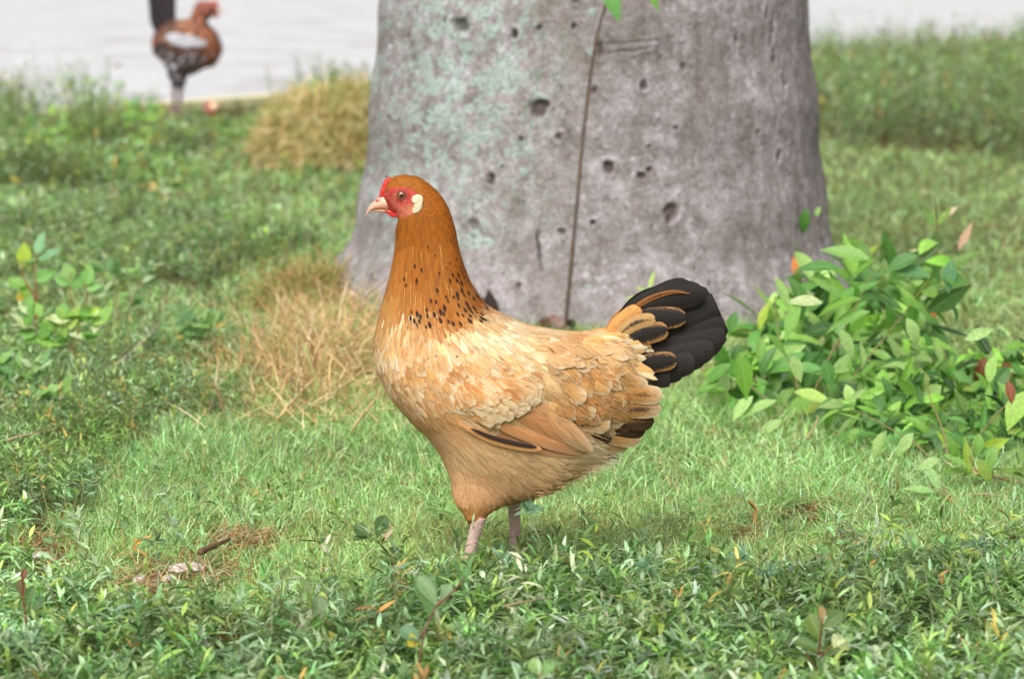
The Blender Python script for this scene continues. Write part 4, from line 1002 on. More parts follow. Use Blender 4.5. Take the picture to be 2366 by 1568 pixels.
k = ~((x > 480) & (y < 30))
mb = MB(); blades(mb, P[k]+Nn[k]*.001, unit(D+Nn*.12)[k], Nn[k], 14*rk, 7*rk, .3, HEN_PROF, 3, col=cA[k], colb=cA[k]*.6, par=np.tile([-.3, -1, 0], (k.sum(), 1)), arch=.1)
mb.build('plumage', m_feather, roo)
treer = BVHTree.FromPolygons([tuple(v) for v in Vr], [tuple(f) for f in Fr])
def rq(px, py, side):
    o = rb.p(float(px), float(py)); h = treer.ray_cast(Vector((o[0], o[1]+side*.4, o[2])), Vector((0, -side, 0)))
    return (h[0][1]-rb.Y)/rk if h[0] is not None else side*8.0
for side in (-1, 1):
    mb = MB()
    for i in range(110):
        a_ = random.random(); bx0 = 488-88*a_; by0 = 78+random.random()*34
        x1 = bx0-random.uniform(18, 34); y1 = by0+random.uniform(-2, 7)
        if ((x1-428)/48)**2+((y1-92-.12*(x1-430))/(10+.5*random.random()*12))**2 > 1 or ((bx0-436)/50)**2+((by0-92-.12*(bx0-430))/13)**2 > 1: continue
        big_feather(mb, [(bx0, by0), ((bx0+x1)/2, (by0+y1)/2+1), (x1, y1)], random.uniform(8, 12), (rq(bx0, by0, side)+side*3, rq(max(x1, 392), y1, side)+side*6), lin((214, 214, 222))*random.uniform(.6, 1), side=side, rows=6, cols=3, arch=.12)
    mb.build('wing', m_feather, roo)
mb = MB()
for side in (-1, 1):
    for (p0, pm, p1, ww) in [((395, 85), (372, 20), (362, -60), 20), ((398, 80), (385, 10), (384, -70), 20), ((402, 76), (398, 20), (398, -50), 16), ((392, 90), (362, 40), (350, -20), 22), ((395, 70), (392, 0), (408, -90), 16),
                             ((388, 95), (360, 60), (352, 15), 18)]:
        big_feather(mb, [p0, pm, p1], ww, (side*3, side*random.uniform(4, 12)), lin((44, 38, 42))*random.uniform(.9, 1.3), side=side, rows=14, cols=5)
    for i in range(14):
        x0, y0 = random.uniform(372, 400), random.uniform(60, 95)
        big_feather(mb, [(x0, y0), (x0-14, y0+2), (x0-24, y0+22)], 7, (side*14, side*20), lin((150, 90, 72)) if i % 2 else lin((70, 54, 50)), side=side, rows=7, cols=3)
mb.build('tail', m_feather, roo)
plate(rb, [(506, 16), (504, 7), (499, 3), (492, 2), (485, 3), (487, 8), (495, 13)], 0, 3, lin((176, 84, 76)), 'comb', m_skin, roo)
for side in (-1, 1):
    plate(rb, [(500, 26), (506, 32), (503, 42), (497, 43), (493, 34)], side*5, 2.5, lin((150, 78, 72)), 'wattle', m_skin, roo)
    mb = MB(); ellipsoid(mb, rb.p(489., 19., side*12), np.array([5, 2.5, 5])*rk, 12, 8, lin((40, 26, 28))); mb.build('eye', m_skin, roo)
Vk, Fk = rb.loft([(502, 16, 503, 27, 5), (510, 19, 510, 27, 3.5), (518, 23, 518, 28, 2), (524, 28, 524, 30, .6)], 14, 12, 1.0)
mb = MB(); mb.add(Vk, Fk, col=lin((210, 180, 160))); mb.build('beak', m_beak, roo)
make_leg(rb, roo, (421, 192), (417, 262), 5.4, -20, 1, lin((74, 76, 96)), toe=24)
make_leg(rb, roo, (401, 190), (400, 258), 5.0, 20, 1, lin((70, 66, 80)), toe=24)

# ================================================================ SINGLE PLANTS, TWIGS, LITTER
m_broad = leaf_material('broad_leaf', .42, .4, .3, vein=True)
b = NB('stem_bark', .8, .2); b.base(b.mix(.6, b.attr('col'), b.ramp(b.noise(b.coord((1, 1, .4)), 220, 4), [(.3, (.6, .6, .6)), (.7, (1.3, 1.3, 1.3))]), 'MULTIPLY'))
b.bump(b.noise(b.coord(), 400, 3), .6, .001); m_stem = b.m
OVATE = [.10, .55, .86, 1.0, .96, .80, .56, .28, .03]
LANCE = [.10, .5, .82, 1.0, .93, .72, .45, .2, .02]
OBOV = [.10, .35, .58, .80, .98, 1.08, 1.0, .70, .05]
def leaf_dirs(ang, dz, face, n=1):
    """ang: direction in the picture (0 right, 90 down), dz: leaning away (+) or towards the viewer, face: how much the upper side looks up"""
    a = np.radians(np.asarray(ang, float))[:, None]; dz = np.asarray(dz, float)[:, None]
    D = unit(np.cos(a)*Rv-np.sin(a)*Uv+dz*Fv)
    Nn = -Fv*(1-np.asarray(face)[:, None])+np.array([0, 0, 1.])*np.asarray(face)[:, None]
    return D, Nn
def leafset(mb, Yd, items, prof=OVATE, seed=1):
    """items: px, py (leaf base), angle, length px, width px, colour, lean, face, curl"""
    r = np.random.default_rng(seed); I = items; n = len(I)
    B = np.array([atY(i[0], i[1], Yd+(i[9] if len(i) > 9 else 0)) for i in I]); s_ = Yd/FPX
    D, Nn = leaf_dirs([i[2] for i in I], [i[6] for i in I], [i[7] for i in I]); Nn = Nn+r.normal(0, .12, (n, 3))
    c = np.array([lin(i[5]) for i in I])*r.uniform(.9, 1.1, (n, 1))
    blades(mb, B, D, Nn, np.array([i[3] for i in I])*s_, np.array([i[4] for i in I])*s_, np.array([i[8] for i in I]), prof, 5, fold=.10, col=c, tcol=c*r.uniform(.9, 1.15, (n, 1)))
def sprig(name, label, cat, gp, stems, leaves, group=None, prof=OVATE, scol=(120, 100, 70), srad=3, dead=None, mat=None):
    G = ground_at(float(gp[0]), float(gp[1])); G[2] = hgt(G[0], G[1]); Yd = G[1]
    e = empty(name, G, label, cat, group)
    for st in stems:
        mb = MB(); pts = [atY(float(x_), float(y_), Yd) for x_, y_ in st]
        tube(mb, pts, np.linspace(1, .45, len(pts))*srad*Yd/FPX, 8, None, col=lin(scol), wob=.15); mb.build('stem', m_stem, e)
    if leaves:
        mb = MB(); leafset(mb, Yd, leaves, prof, seed=len(label)); mb.build('foliage', mat or m_broad, e)
    return e
g1, g2, g3, gl, gd, gy_ = (112, 158, 62), (132, 176, 88), (84, 134, 66), (162, 196, 118), (64, 108, 52), (166, 190, 70)
rd, br_, pk = (150, 84, 62), (168, 104, 52), (206, 170, 140)

# --- broad-leaved creeper beside the palm: big mound, then the low spread to the right
def mound(name, label, cat, base_px, hull, heights, n, Lr, seed, explicit, stems):
    r = np.random.default_rng(seed)
    G = ground_at(float(base_px[0]), float(base_px[1])); G[2] = hgt(G[0], G[1])
    e = empty(name, G, label, cat)
    xs_ = r.uniform(min(h[0] for h in hull), max(h[0] for h in hull), n*6); ys_ = r.uniform(min(h[1] for h in hull), max(h[1] for h in hull), n*6)
    k = in_poly(xs_, ys_, hull); xs_, ys_ = xs_[k][:n], ys_[k][:n]; n = len(xs_)
    dep = heights(xs_, ys_)+r.normal(0, .05, n)
    B = np.array([atY(a, c, d) for a, c, d in zip(xs_, ys_, dep)])
    cx = np.mean([h[0] for h in hull])
    ang = np.where(r.random(n) < .5, r.normal(20, 50, n)+np.where(xs_ < cx, 110, 0), r.uniform(-40, 320, n))
    D, Nn = leaf_dirs(ang, r.normal(-.15, .4, n), r.uniform(.35, .95, n)); Nn = Nn+r.normal(0, .28, (n, 3))
    L_ = r.uniform(Lr[0], Lr[1], n)*dep/FPX
    cols = np.array([lin(c) for c in ((118, 170, 60), (140, 188, 82), (88, 142, 60), (168, 204, 116), (62, 108, 46), (100, 152, 76), gy_, rd)]); ci = r.choice(8, n, p=[.21, .20, .18, .11, .15, .127, .02, .003])
    c = cols[ci]*r.lognormal(-.22, .33, (n, 1))
    mb = MB(); blades(mb, B, D, Nn, L_, L_*r.uniform(.26, .48, n), r.uniform(-.3, 1.6, n), OVATE, 5, fold=.12, col=c, tcol=c*r.uniform(.9, 1.15, (n, 1)))
    if explicit: leafset(mb, G[1]-.12, explicit, seed=seed+1)
    mb.build('foliage', m_broad, e)
    for st in stems:
        mb = MB(); pts = [atY(float(x_), float(y_), G[1]+.03+.16*i_/(len(st)-1)) for i_, (x_, y_) in enumerate(st)]
        tube(mb, pts, np.linspace(1.1, .4, len(pts))*2.4*G[1]/FPX, 8, None, col=lin((132, 116, 78)), wob=.2); mb.build('stem', m_stem, e)
    return e
GY1 = float(ground_at(1850., 985.)[1])
hull1 = [(1780, 690), (1810, 640), (1860, 612), (1930, 605), (1990, 600), (2060, 590), (2130, 575), (2190, 600), (2205, 650), (2180, 700), (2170, 740), (2150, 780), (2100, 800), (2050, 860), (1960, 900), (1860, 940),
         (1760, 950), (1700, 930), (1650, 890), (1660, 850), (1700, 800), (1740, 740)]
def hts1(x_, y_): return GY1+.02+(960-y_)/400*.75+.10*(rng.random(len(x_)))
expl = [(1708, 815, 78, 112, 46, (116, 168, 58), -.1, .3, .4), (1740, 915, 140, 78, 36, gl, -.2, .5, .6), (1795, 925, 165, 92, 40, gl, -.2, .6, .5), (1835, 905, 8, 100, 40, (170, 200, 104), -.2, .6, .5),
        (1805, 970, 150, 70, 30, gl, -.2, .5, .3), (1770, 770, 40, 80, 34, g1, 0, .5, .4), (1760, 780, 95, 60, 26, g2, 0, .3, .3), (1830, 820, 70, 70, 30, gl, 0, .5, .3), (1905, 830, 75, 70, 34, g3, 0, .4, .3),
        (1850, 700, 120, 100, 40, g2, 0, .5, .5), (1940, 760, 60, 80, 32, gl, 0, .4, .4), (1990, 690, 175, 120, 40, g1, 0, .6, .8), (2010, 720, 170, 120, 38, g2, 0, .6, .8), (2080, 690, 15, 95, 34, g1, -.1, .6, .9),
        (2095, 735, 60, 75, 32, gl, -.1, .4, .9), (1790, 640, 60, 90, 32, gl, 0, .5, .4), (1870, 640, 20, 95, 40, g2, 0, .6, .6), (1940, 620, 190, 110, 40, g3, 0, .6, .6), (2010, 600, 200, 120, 40, g2, 0, .6, .5),
        (2120, 590, 160, 90, 40, g3, 0, .5, .5), (2150, 640, 200, 100, 46, (96, 146, 88), 0, .5, .5), (2180, 640, 10, 60, 40, (88, 140, 60), 0, .4, .3), (2200, 600, 100, 80, 36, (96, 144, 100), 0, .4, .4),
        (1900, 700, 190, 90, 36, (190, 204, 150), 0, .6, .5), (1700, 720, 110, 60, 26, g3, 0, .5, .4), (1660, 880, 160, 60, 26, g1, 0, .5, .4), (1690, 840, 150, 90, 34, (96, 150, 60), 0, .5, .5)]
mound('broadleaf_creeper', 'large mound of bright broad green leaves at the right foot of the palm', 'shrub', (1850, 985), hull1, hts1, 330, (58, 124), 5, expl,
      [[(1850, 985), (1840, 880), (1800, 780), (1790, 680)], [(1850, 985), (1900, 860), (1960, 740), (2020, 620)], [(1850, 985), (1960, 880), (2060, 760), (2150, 640)], [(1850, 985), (1780, 930), (1720, 880), (1670, 850)]])
GY2 = float(ground_at(2200., 1110.)[1])
hull2 = [(1930, 860), (1990, 830), (2080, 830), (2180, 820), (2280, 810), (2366, 800), (2560, 780), (2620, 1080), (2480, 1120), (2366, 1085), (2290, 1090), (2220, 1050), (2130, 1030), (2060, 1030), (1990, 1000), (1940, 950), (1900, 920)]
def hts2(x_, y_): return GY2+.02+(1100-y_)/300*.60+.08*(rng.random(len(x_)))
mound('broadleaf_creeper', 'low spread of green broad leaves over the grass at the right edge', 'shrub', (2200, 1110), hull2, hts2, 1000, (44, 84), 9,
      [(2366, 905, 118, 100, 50, (160, 200, 90), -.2, .5, .4), (2330, 880, 80, 55, 24, rd, -.2, .4, .4), (2260, 1000, 90, 60, 30, g2, 0, .4, .5), (2190, 1010, 60, 60, 26, g1, 0, .4, .5), (2110, 1000, 130, 70, 30, gl, 0, .5, .5),
       (2170, 1060, 160, 60, 26, gl, -.1, .5, .4), (2260, 1060, 60, 70, 30, (140, 170, 70), -.1, .4, .5), (2300, 1030, 110, 70, 30, g2, -.1, .4, .6), (2230, 785, -25, 78, 28, gl, 0, .4, .5), (2180, 1050, 20, 70, 28, g2, -.1, .5, .4)],
      [[(2200, 1110), (2120, 1030), (2040, 980), (1960, 940)], [(2200, 1110), (2260, 1010), (2330, 930), (2400, 880)], [(2200, 1110), (2180, 1000), (2150, 920), (2140, 860)]])
sprig('upright_shoot', 'upright shoot with drooping leaves rising from the back of the leafy mound', 'plant', (2170, 820), [[(2140, 760), (2155, 650), (2165, 560), (2163, 490), (2160, 455)]],
      [(2163, 520, -45, 55, 20, (120, 158, 60), 0, .5, -.4), (2160, 520, -130, 48, 18, (110, 150, 70), 0, .5, -.3), (2165, 530, 95, 75, 24, (70, 116, 50), 0, .3, .5), (2175, 580, 5, 85, 24, (62, 104, 46), 0, .6, .6),
       (2215, 575, -62, 72, 20, pk, 0, .3, -.2), (2180, 500, -35, 40, 14, (214, 196, 160), 0, .4, 0), (2150, 590, 200, 50, 22, (196, 196, 150), 0, .5, .3), (2150, 640, 250, 70, 26, g2, 0, .4, .3)], srad=3.2, scol=(110, 96, 60))
sprig('young_shoot', 'single hanging leaf shoot in front of the trunk above the green mound', 'plant', (1855, 800), [[(1845, 770), (1862, 640), (1880, 560), (1885, 495)]],
      [(1862, 482, 96, 68, 26, (76, 128, 50), 0, .3, .9), (1885, 500, -70, 26, 14, g2, 0, .4, .3)], srad=2)
sprig('young_shoot', 'tiny pale green shoot at the palm foot above the hen\'s tail', 'plant', (1500, 780), [[(1500, 775), (1497, 700), (1500, 668)], [(1500, 775), (1480, 710), (1470, 690)]],
      [(1500, 668, -75, 48, 11, (176, 206, 110), 0, .3, .2), (1488, 690, 185, 46, 12, (170, 200, 110), 0, .5, .3), (1495, 672, 200, 30, 12, (150, 180, 100), 0, .4, .3)], srad=1.5)

# --- thin sapling stem against the trunk with two hanging leaves
G = ground_at(1310., 768.); e = empty('sapling', G, 'thin brown sapling stem rising in front of the palm with green leaves on top', 'sapling')
mb = MB(); pts = [atY(float(x_), float(y_), float(G[1])+dy) for x_, y_, dy in [(1308, 770, 0), (1308, 740, 0), (1319, 620, -.01), (1333, 470, -.02), (1346, 330, -.02), (1360, 210, -.02), (1376, 100, -.03), (1399, 10, -.03), (1425, -80, -.03), (1440, -190, -.03)]]
tube(mb, pts, np.array([7, 5.4, 5, 4.5, 4.3, 4.0, 3.8, 3.5, 3.2, 2.5])*G[1]/FPX, 10, 120, col=lin((100, 84, 74)), wob=.22); mb.build('stem', m_stem, e)
for it in [(1398, -38, 68, 100, 40, (106, 168, 84), -.1, .1, .3), (1488, -55, 66, 92, 26, (110, 168, 60), -.1, .2, .3), (1425, -80, -40, 110, 40, g2, 0, .5, .6), (1430, -120, 200, 110, 40, g2, 0, .5, .6)]:
    mb = MB(); leafset(mb, float(G[1])-.05, [it], LANCE, seed=3); mb.build('leaf', m_broad, e)
    if it[0] == 1488:
        mb = MB(); tube(mb, [atY(1425., -80., float(G[1])-.03), atY(1460., -75., float(G[1])-.04), atY(1488., -55., float(G[1])-.05)], 2*G[1]/FPX, 6, 10, col=lin((120, 140, 70))); mb.build('twig', m_stem, e)

# --- foreground seedlings
dkg, olv, gry = (70, 104, 52), (108, 122, 60), (128, 158, 122)
sprig('seedling', 'red edged dark seedling with a curled pale leaf left of the hen\'s legs', 'plant', (935, 1345), [[(935, 1335), (905, 1290), (880, 1258), (858, 1240)], [(880, 1258), (888, 1240)]],
      [(858, 1240, 215, 50, 32, dkg, 0, .4, .2), (860, 1240, 180, 48, 26, (84, 112, 56), 0, .6, .3), (868, 1243, 292, 60, 32, dkg, 0, .3, .2), (888, 1250, 285, 48, 22, (206, 184, 150), -.1, .2, 1.2),
       (900, 1265, 25, 40, 34, (76, 100, 46), 0, .3, .4), (895, 1280, 70, 30, 30, (72, 100, 46), 0, .3, .4)], prof=OBOV, scol=(92, 50, 44), srad=3.2)
sprig('seedling', 'tall reddish stemmed seedling with two notched leaves at the bottom centre', 'plant', (960, 1640), [[(960, 1620), (968, 1530), (985, 1450), (1008, 1400), (1020, 1385)], [(985, 1450), (955, 1490)], [(1008, 1400), (1050, 1362), (1075, 1330)]],
      [(1000, 1418, 255, 100, 50, (96, 132, 72), 0, .2, .3), (1012, 1402, 240, 88, 34, (126, 158, 104), 0, .5, .3), (1015, 1400, 295, 62, 26, (120, 150, 100), 0, .3, .4), (950, 1462, 80, 34, 28, (206, 190, 70), 0, .2, .2),
       (975, 1480, 215, 62, 36, (96, 134, 96), 0, .4, .4), (1060, 1350, 300, 48, 20, g3, 0, .4, .4)], prof=OBOV, scol=(120, 84, 74), srad=3.2)
sprig('seedling', 'dull green seedling with red tinted leaf low in the foreground left of centre', 'plant', (700, 1540), [[(712, 1530), (735, 1470), (738, 1440)], [(735, 1465), (690, 1442), (665, 1435)]],
      [(735, 1445, 272, 74, 34, (116, 140, 96), 0, .2, .3), (730, 1420, 78, 72, 40, (84, 124, 54), 0, .3, .4), (745, 1455, 40, 34, 22, (170, 160, 70), 0, .4, .3), (690, 1445, 195, 70, 22, g3, 0, .6, .3)], prof=OBOV, scol=(140, 106, 92), srad=2.6)
sprig('seedling', 'red stemmed dark seedling at the lower left corner of the foreground', 'plant', (62, 1500), [[(65, 1490), (60, 1430), (52, 1370), (50, 1330)]],
      [(60, 1400, 290, 52, 26, (80, 112, 56), 0, .3, .3), (55, 1380, 255, 44, 24, (104, 96, 60), 0, .3, .3), (62, 1420, 310, 60, 26, dkg, 0, .3, .4), (52, 1345, 280, 34, 16, (130, 76, 62), 0, .3, .3)], prof=OBOV, scol=(132, 66, 54), srad=3)
sprig('seedling', 'dark bronze seedling with a pale bud at the lower right foreground', 'plant', (1880, 1600), [[(1885, 1590), (1890, 1520), (1895, 1470), (1900, 1430)], [(1890, 1520), (1925, 1490)], [(1887, 1560), (1860, 1500)]],
      [(1895, 1480, 250, 70, 44, (98, 122, 50), 0, .3, .4), (1900, 1450, 320, 66, 32, (90, 116, 56), 0, .3, .4), (1890, 1500, 210, 56, 32, (84, 112, 52), 0, .4, .4), (1925, 1495, 300, 40, 32, (196, 202, 150), 0, .3, 1.0), (1900, 1440, 270, 42, 18, (168, 140, 90), 0, .3, .3),
       (1930, 1490, 0, 40, 22, (150, 160, 100), 0, .4, .6)], prof=OBOV, scol=(110, 60, 56), srad=3)
sprig('seedling', 'green seedling with blunt leaves peeking in at the bottom centre edge', 'plant', (1255, 1680), [[(1262, 1660), (1258, 1590), (1250, 1545)]],
      [(1250, 1560, 240, 46, 34, (140, 170, 100), 0, .3, .3), (1255, 1560, 300, 44, 30, (120, 160, 90), 0, .3, .3), (1258, 1580, 200, 50, 30, g3, 0, .4, .3)], prof=OBOV, scol=(150, 100, 84), srad=2.6)
def herb(label, gp, stem, top, n, L_, cols, seed):
    r = random.Random(seed); x_, y_ = top
    lv = [(x_+r.uniform(-6, 6), y_+r.uniform(-4, 10), -90+(i-(n-1)/2)*(230/n)+r.uniform(-12, 12), L_*r.uniform(.7, 1.2), L_*r.uniform(.2, .28), r.choice(cols), r.uniform(-.5, .4), r.uniform(.3, .8), r.uniform(.1, .9)) for i in range(n)]
    (sx, sy), (tx, ty) = stem[0], stem[-1]
    for i in range(3):
        f = .35+.18*i; lv.append((sx+(tx-sx)*f, sy+(ty-sy)*f, r.choice([-160, -20, -50, -130]), L_*.7, L_*.17, r.choice(cols), 0, .5, .4))
    return sprig('herb', label, 'herb', gp, [stem], lv, group='grey green herbs standing in the foreground', prof=LANCE, scol=(152, 160, 124), srad=2.4)
gc = [(104, 146, 112), (122, 160, 130), (92, 134, 96), (134, 168, 132)]
herb('tall grey green herb with a leafy head just in front of the hen\'s rear leg', (1268, 1345), [(1268, 1335), (1255, 1270), (1238, 1225), (1222, 1180)], (1222, 1172), 15, 40, gc, 1)
herb('grey green herb crossing the front of the hen\'s front leg', (1120, 1375), [(1215, 1410), (1200, 1360), (1180, 1320), (1160, 1290)], (1160, 1290), 11, 44, gc, 2)
herb('grey green herb standing alone in the grass right of the hen', (1700, 1400), [(1695, 1385), (1700, 1340), (1705, 1310), (1710, 1290)], (1710, 1290), 12, 38, gc, 3)
herb('grey green herb with spreading head under the hen\'s tail', (1490, 1450), [(1510, 1440), (1510, 1400), (1505, 1345), (1490, 1310)], (1490, 1310), 13, 42, gc, 4)
herb('slender herb on a thin stem at the left of the bare patch', (362, 1430), [(365, 1400), (366, 1330), (362, 1290), (358, 1250)], (358, 1252), 8, 34, [(92, 124, 84), (84, 116, 74)], 5)
herb('leggy herb leaning left near the right edge of the foreground', (2330, 1450), [(2330, 1410), (2310, 1360), (2280, 1310), (2262, 1260)], (2262, 1258), 9, 34, [(84, 120, 90), (96, 132, 100)], 6)
herb('short grey green herb right of the lone herb in the grass', (1800, 1420), [(1790, 1400), (1785, 1350), (1775, 1320)], (1775, 1320), 10, 38, gc, 7)

# --- brighter plants at the left
sprig('leafy_weed', 'tall yellow green weed with upright leaves at the left edge', 'plant', (75, 800), [[(80, 790), (85, 690), (80, 620), (88, 580)], [(82, 690), (55, 640), (50, 600)]],
      [(85, 590, 285, 60, 28, (130, 180, 130), 0, .3, .2), (88, 600, 330, 60, 24, (120, 172, 120), 0, .5, .4), (55, 615, 270, 56, 36, (166, 190, 50), 0, .2, .2), (84, 600, 180, 40, 20, (120, 170, 100), 0, .5, .3),
       (60, 660, 200, 50, 30, (110, 160, 60), 0, .4, .3), (80, 650, 330, 56, 30, (100, 156, 60), 0, .4, .4), (50, 670, 90, 40, 26, (196, 170, 70), 0, .3, .3), (70, 690, 240, 50, 30, (116, 164, 60), 0, .4, .3)], scol=(150, 96, 60), srad=2.5)
sprig('leafy_weed', 'bright green weed with rounded leaves just right of the left edge', 'plant', (180, 810), [[(175, 800), (170, 720), (160, 660), (165, 630)], [(172, 740), (200, 690), (195, 650)]],
      [(165, 650, 250, 48, 36, (132, 176, 90), 0, .3, .3), (165, 655, 200, 46, 30, (104, 158, 70), 0, .3, .3), (195, 660, 290, 50, 34, (120, 176, 80), 0, .3, .3), (190, 665, 220, 46, 34, (116, 170, 80), 0, .4, .3), (198, 670, 340, 40, 30, (140, 190, 110), 0, .5, .3),
       (190, 700, 60, 40, 26, (104, 150, 56), 0, .4, .3), (205, 720, 0, 40, 26, (150, 190, 40), 0, .4, .3)], scol=(140, 110, 70), srad=2.5)
r = random.Random(4)
sprig('leafy_weed', 'low clump of pale yellow green leaves on the left lawn', 'plant', (150, 880), [[(150, 860), (130, 780), (115, 730)], [(150, 860), (175, 780), (190, 740)], [(150, 860), (70, 790)]],
      [(r.uniform(50, 240), r.uniform(725, 800), r.uniform(170, 370), r.uniform(40, 66), r.uniform(22, 34), r.choice([(176, 200, 100), (150, 190, 84), (200, 212, 160), (128, 176, 70), (108, 160, 66)]), r.uniform(-.3, .3), r.uniform(.3, .8), r.uniform(.1, .7)) for _ in range(46)], scol=(140, 110, 70), srad=2.5)
far = [(110, 330, 'blurred yellow green plant in the left bank, near the kerb'), (330, 300, 'blurred bright green plant standing up against the road left of the rooster')]
for i, (fx, fy, lb) in enumerate(far):
    sprig('leafy_weed', lb, 'plant', (fx, fy+70), [[(fx, fy+60), (fx+4, fy), (fx+2, fy-50)]],
          [(fx+r.uniform(-30, 30), fy+r.uniform(-70, 30), r.uniform(180, 360), r.uniform(26, 40), r.uniform(12, 18), r.choice([(128, 172, 70), (104, 150, 80), (150, 186, 90)]), 0, .5, .4) for _ in range(22)], srad=2)
wl = [('straggly green weed left of the rooster at the road edge', 215, 330, 190), ('straggly olive weed at the far left border of the bank', 40, 420, 300), ('straggly weed with mixed leaves in the middle of the left bank', 250, 460, 330),
      ('straggly dark green weed at the right end of the left bank', 400, 470, 370), ('straggly weed in the grass between the left bank and the tan mound', 560, 400, 300),
      ('straggly weed rising at left above the long grey twig', 280, 740, 620), ('straggly bushy weed at the left edge below the yellow green weed', 30, 960, 840), ('straggly weed near the left edge above the pale forked twig', 130, 1010, 900),
      ('low straggly weed left of the hay', 440, 830, 740)]
for i, (lb, fx, fy, ty) in enumerate(wl):
    r = random.Random(40+i); sc_ = max(.45, min(1, fy/1000+.1)); hh = fy-ty
    st, lv = [], []
    for q in range(5):
        dx = r.uniform(-.6, .6)*hh; st.append([(fx+dx*.2, fy), (fx+dx*.6, fy-hh*.5), (fx+dx, ty+r.uniform(0, .4)*hh)])
        for w_ in range(11):
            t_ = r.uniform(.25, 1.05); lv.append((fx+dx*(.2+.8*t_)+r.uniform(-8, 8), fy-hh*t_*.95, r.uniform(170, 370), 46*sc_*r.uniform(.6, 1.3), 17*sc_*r.uniform(.8, 1.3), r.choice([(120, 162, 80), (96, 142, 76), (144, 180, 104), (84, 126, 66), (164, 190, 140)]+[(196, 180, 90)]*(w_ % 5 == 0)), r.uniform(-.5, .5), r.uniform(.3, .8), r.uniform(0, .9)))
    sprig('straggly_weed', lb, 'plant', (fx, fy), st, lv, srad=1.8, scol=(140, 126, 90))
# --- fallen branch at lower right with its leaves, loose twigs
sprig('fallen_branch', 'thin fallen branch with wilting leaves lying on the lawn at right', 'branch', (2180, 1170), [[(2420, 1162), (2320, 1146), (2255, 1140), (2195, 1146), (2155, 1128)], [(2195, 1146), (2175, 1125)]],
      [(2170, 1130, 245, 70, 24, (150, 190, 120), 0, .4, .3), (2160, 1135, 190, 80, 22, (140, 180, 104), 0, .6, .3), (2175, 1148, 165, 66, 20, (126, 170, 80), 0, .6, .3), (2190, 1148, 40, 40, 16, (206, 160, 84), 0, .4, .3)], scol=(150, 138, 100), srad=3.5)
sprig('leaf_spray', 'flat green and brown leaf spray on the lawn below the right creeper', 'plant', (2300, 1140), [[(2400, 1130), (2320, 1105), (2260, 1090), (2240, 1050)]],
      [(2250, 1090, 185, 90, 30, (130, 168, 70), 0, .7, .3), (2330, 1110, 185, 90, 26, (150, 140, 96), 0, .7, .3), (2300, 1110, 200, 80, 26, (140, 176, 90), -.2, .7, .3), (2366, 1100, 200, 80, 30, (120, 150, 66), 0, .7, .3),
       (2240, 1095, 265, 90, 24, (140, 166, 50), 0, .2, .3), (2340, 1090, 350, 80, 36, (104, 130, 60), 0, .6, .3), (2290, 1085, 175, 70, 22, (196, 176, 120), 0, .7, .3)], scol=(140, 110, 80), srad=2.6)
def stick(name, label, pts, rad, col, group=None, z=.012):
    P_ = []
    for i, p_ in enumerate(pts):
        g = ground_at(float(p_[0]), float(p_[1])); g = ground_at(float(p_[0]), float(p_[1]), float(hgt(g[0], g[1]))+z+(p_[2] if len(p_) > 2 else 0)); P_.append(g)
    mb = MB(); s_ = P_[0][1]/FPX; tube(mb, P_, np.linspace(1, .5, len(P_))*rad*s_, 8, None, col=lin(col), wob=.3)
    o = mb.build(name, m_stem); tag(o, label, 'twig', group); return o
stick('twig', 'long bare grey twig lying diagonally on the left lawn', [(372, 745, .01), (330, 790, .012), (290, 825, .015), (250, 860, .012), (215, 900, 0)], 4.5, (176, 156, 136), z=.022)
stick('twig', 'pale forked twig at the left edge above the lawn', [(-40, 1035, .01), (40, 1010, .015), (90, 1000, .01), (130, 990, .01)], 5, (186, 166, 134), z=.024)
stick('twig', 'thick short brown twig lying by the bare patch', [(462, 1275, .01), (490, 1262, .01), (530, 1245, .01)], 9, (108, 84, 62), z=.014)
stick('twig', 'curved straw coloured stalk lying left of the hay', [(510, 880, .01), (545, 860, .01), (560, 820, .02), (555, 790, .02)], 4, (186, 158, 110), z=.02)
stick('twig', 'pale bent stalk lying across the near hay', [(640, 970, .0), (665, 940, .02), (700, 900, .02), (720, 885, .01)], 4.5, (198, 172, 118), z=.02)
stick('twig', 'straight pale stalk leaning in the hay in front of the hen', [(815, 990, 0), (845, 950, .01), (880, 905, .03)], 4.5, (196, 168, 112), z=.02)
stick('twig', 'thin bent twig lying in the grass below the right creeper', [(1865, 1010, .01), (1885, 980, .01), (1890, 960, .02)], 3.5, (176, 160, 120), z=.02)
stick('twig', 'thin horizontal twig lying under the hen\'s rear leg in the weeds', [(1165, 1400, .02), (1220, 1388, .025), (1280, 1380, .02)], 3, (150, 130, 100), z=.03)

# --- leaf litter and scraps
b = NB('dead_leaf', .8, .2); b.base(b.mix(.6, b.attr('col'), b.ramp(b.noise(b.coord(), 160, 4), [(.3, (.55, .55, .55)), (.7, (1.3, 1.3, 1.3))]), 'MULTIPLY')); m_dead = b.m
def dead_leaf(label, gp, items, cat='dead leaf', name='dead_leaf', group=None, mat=None):
    G = ground_at(float(gp[0]), float(gp[1])); mb = MB(); leafset(mb, float(G[1]), items, OVATE, seed=int(gp[0]))
    o = mb.build(name, mat or m_dead)
    md = o.modifiers.new('thickness', 'SOLIDIFY'); md.thickness = .0006
    return tag(o, label, cat, group)
dead_leaf('dark dry leaf standing upright behind the hen\'s back', (1133, 760), [(1136, 745, -96, 80, 40, (52, 38, 33), 0, .2, .3)])
dead_leaf('dark brown curled dead leaf left of the sapling foot', (1275, 765), [(1300, 746, 184, 95, 30, (70, 48, 38), 0, .5, 1.2)])
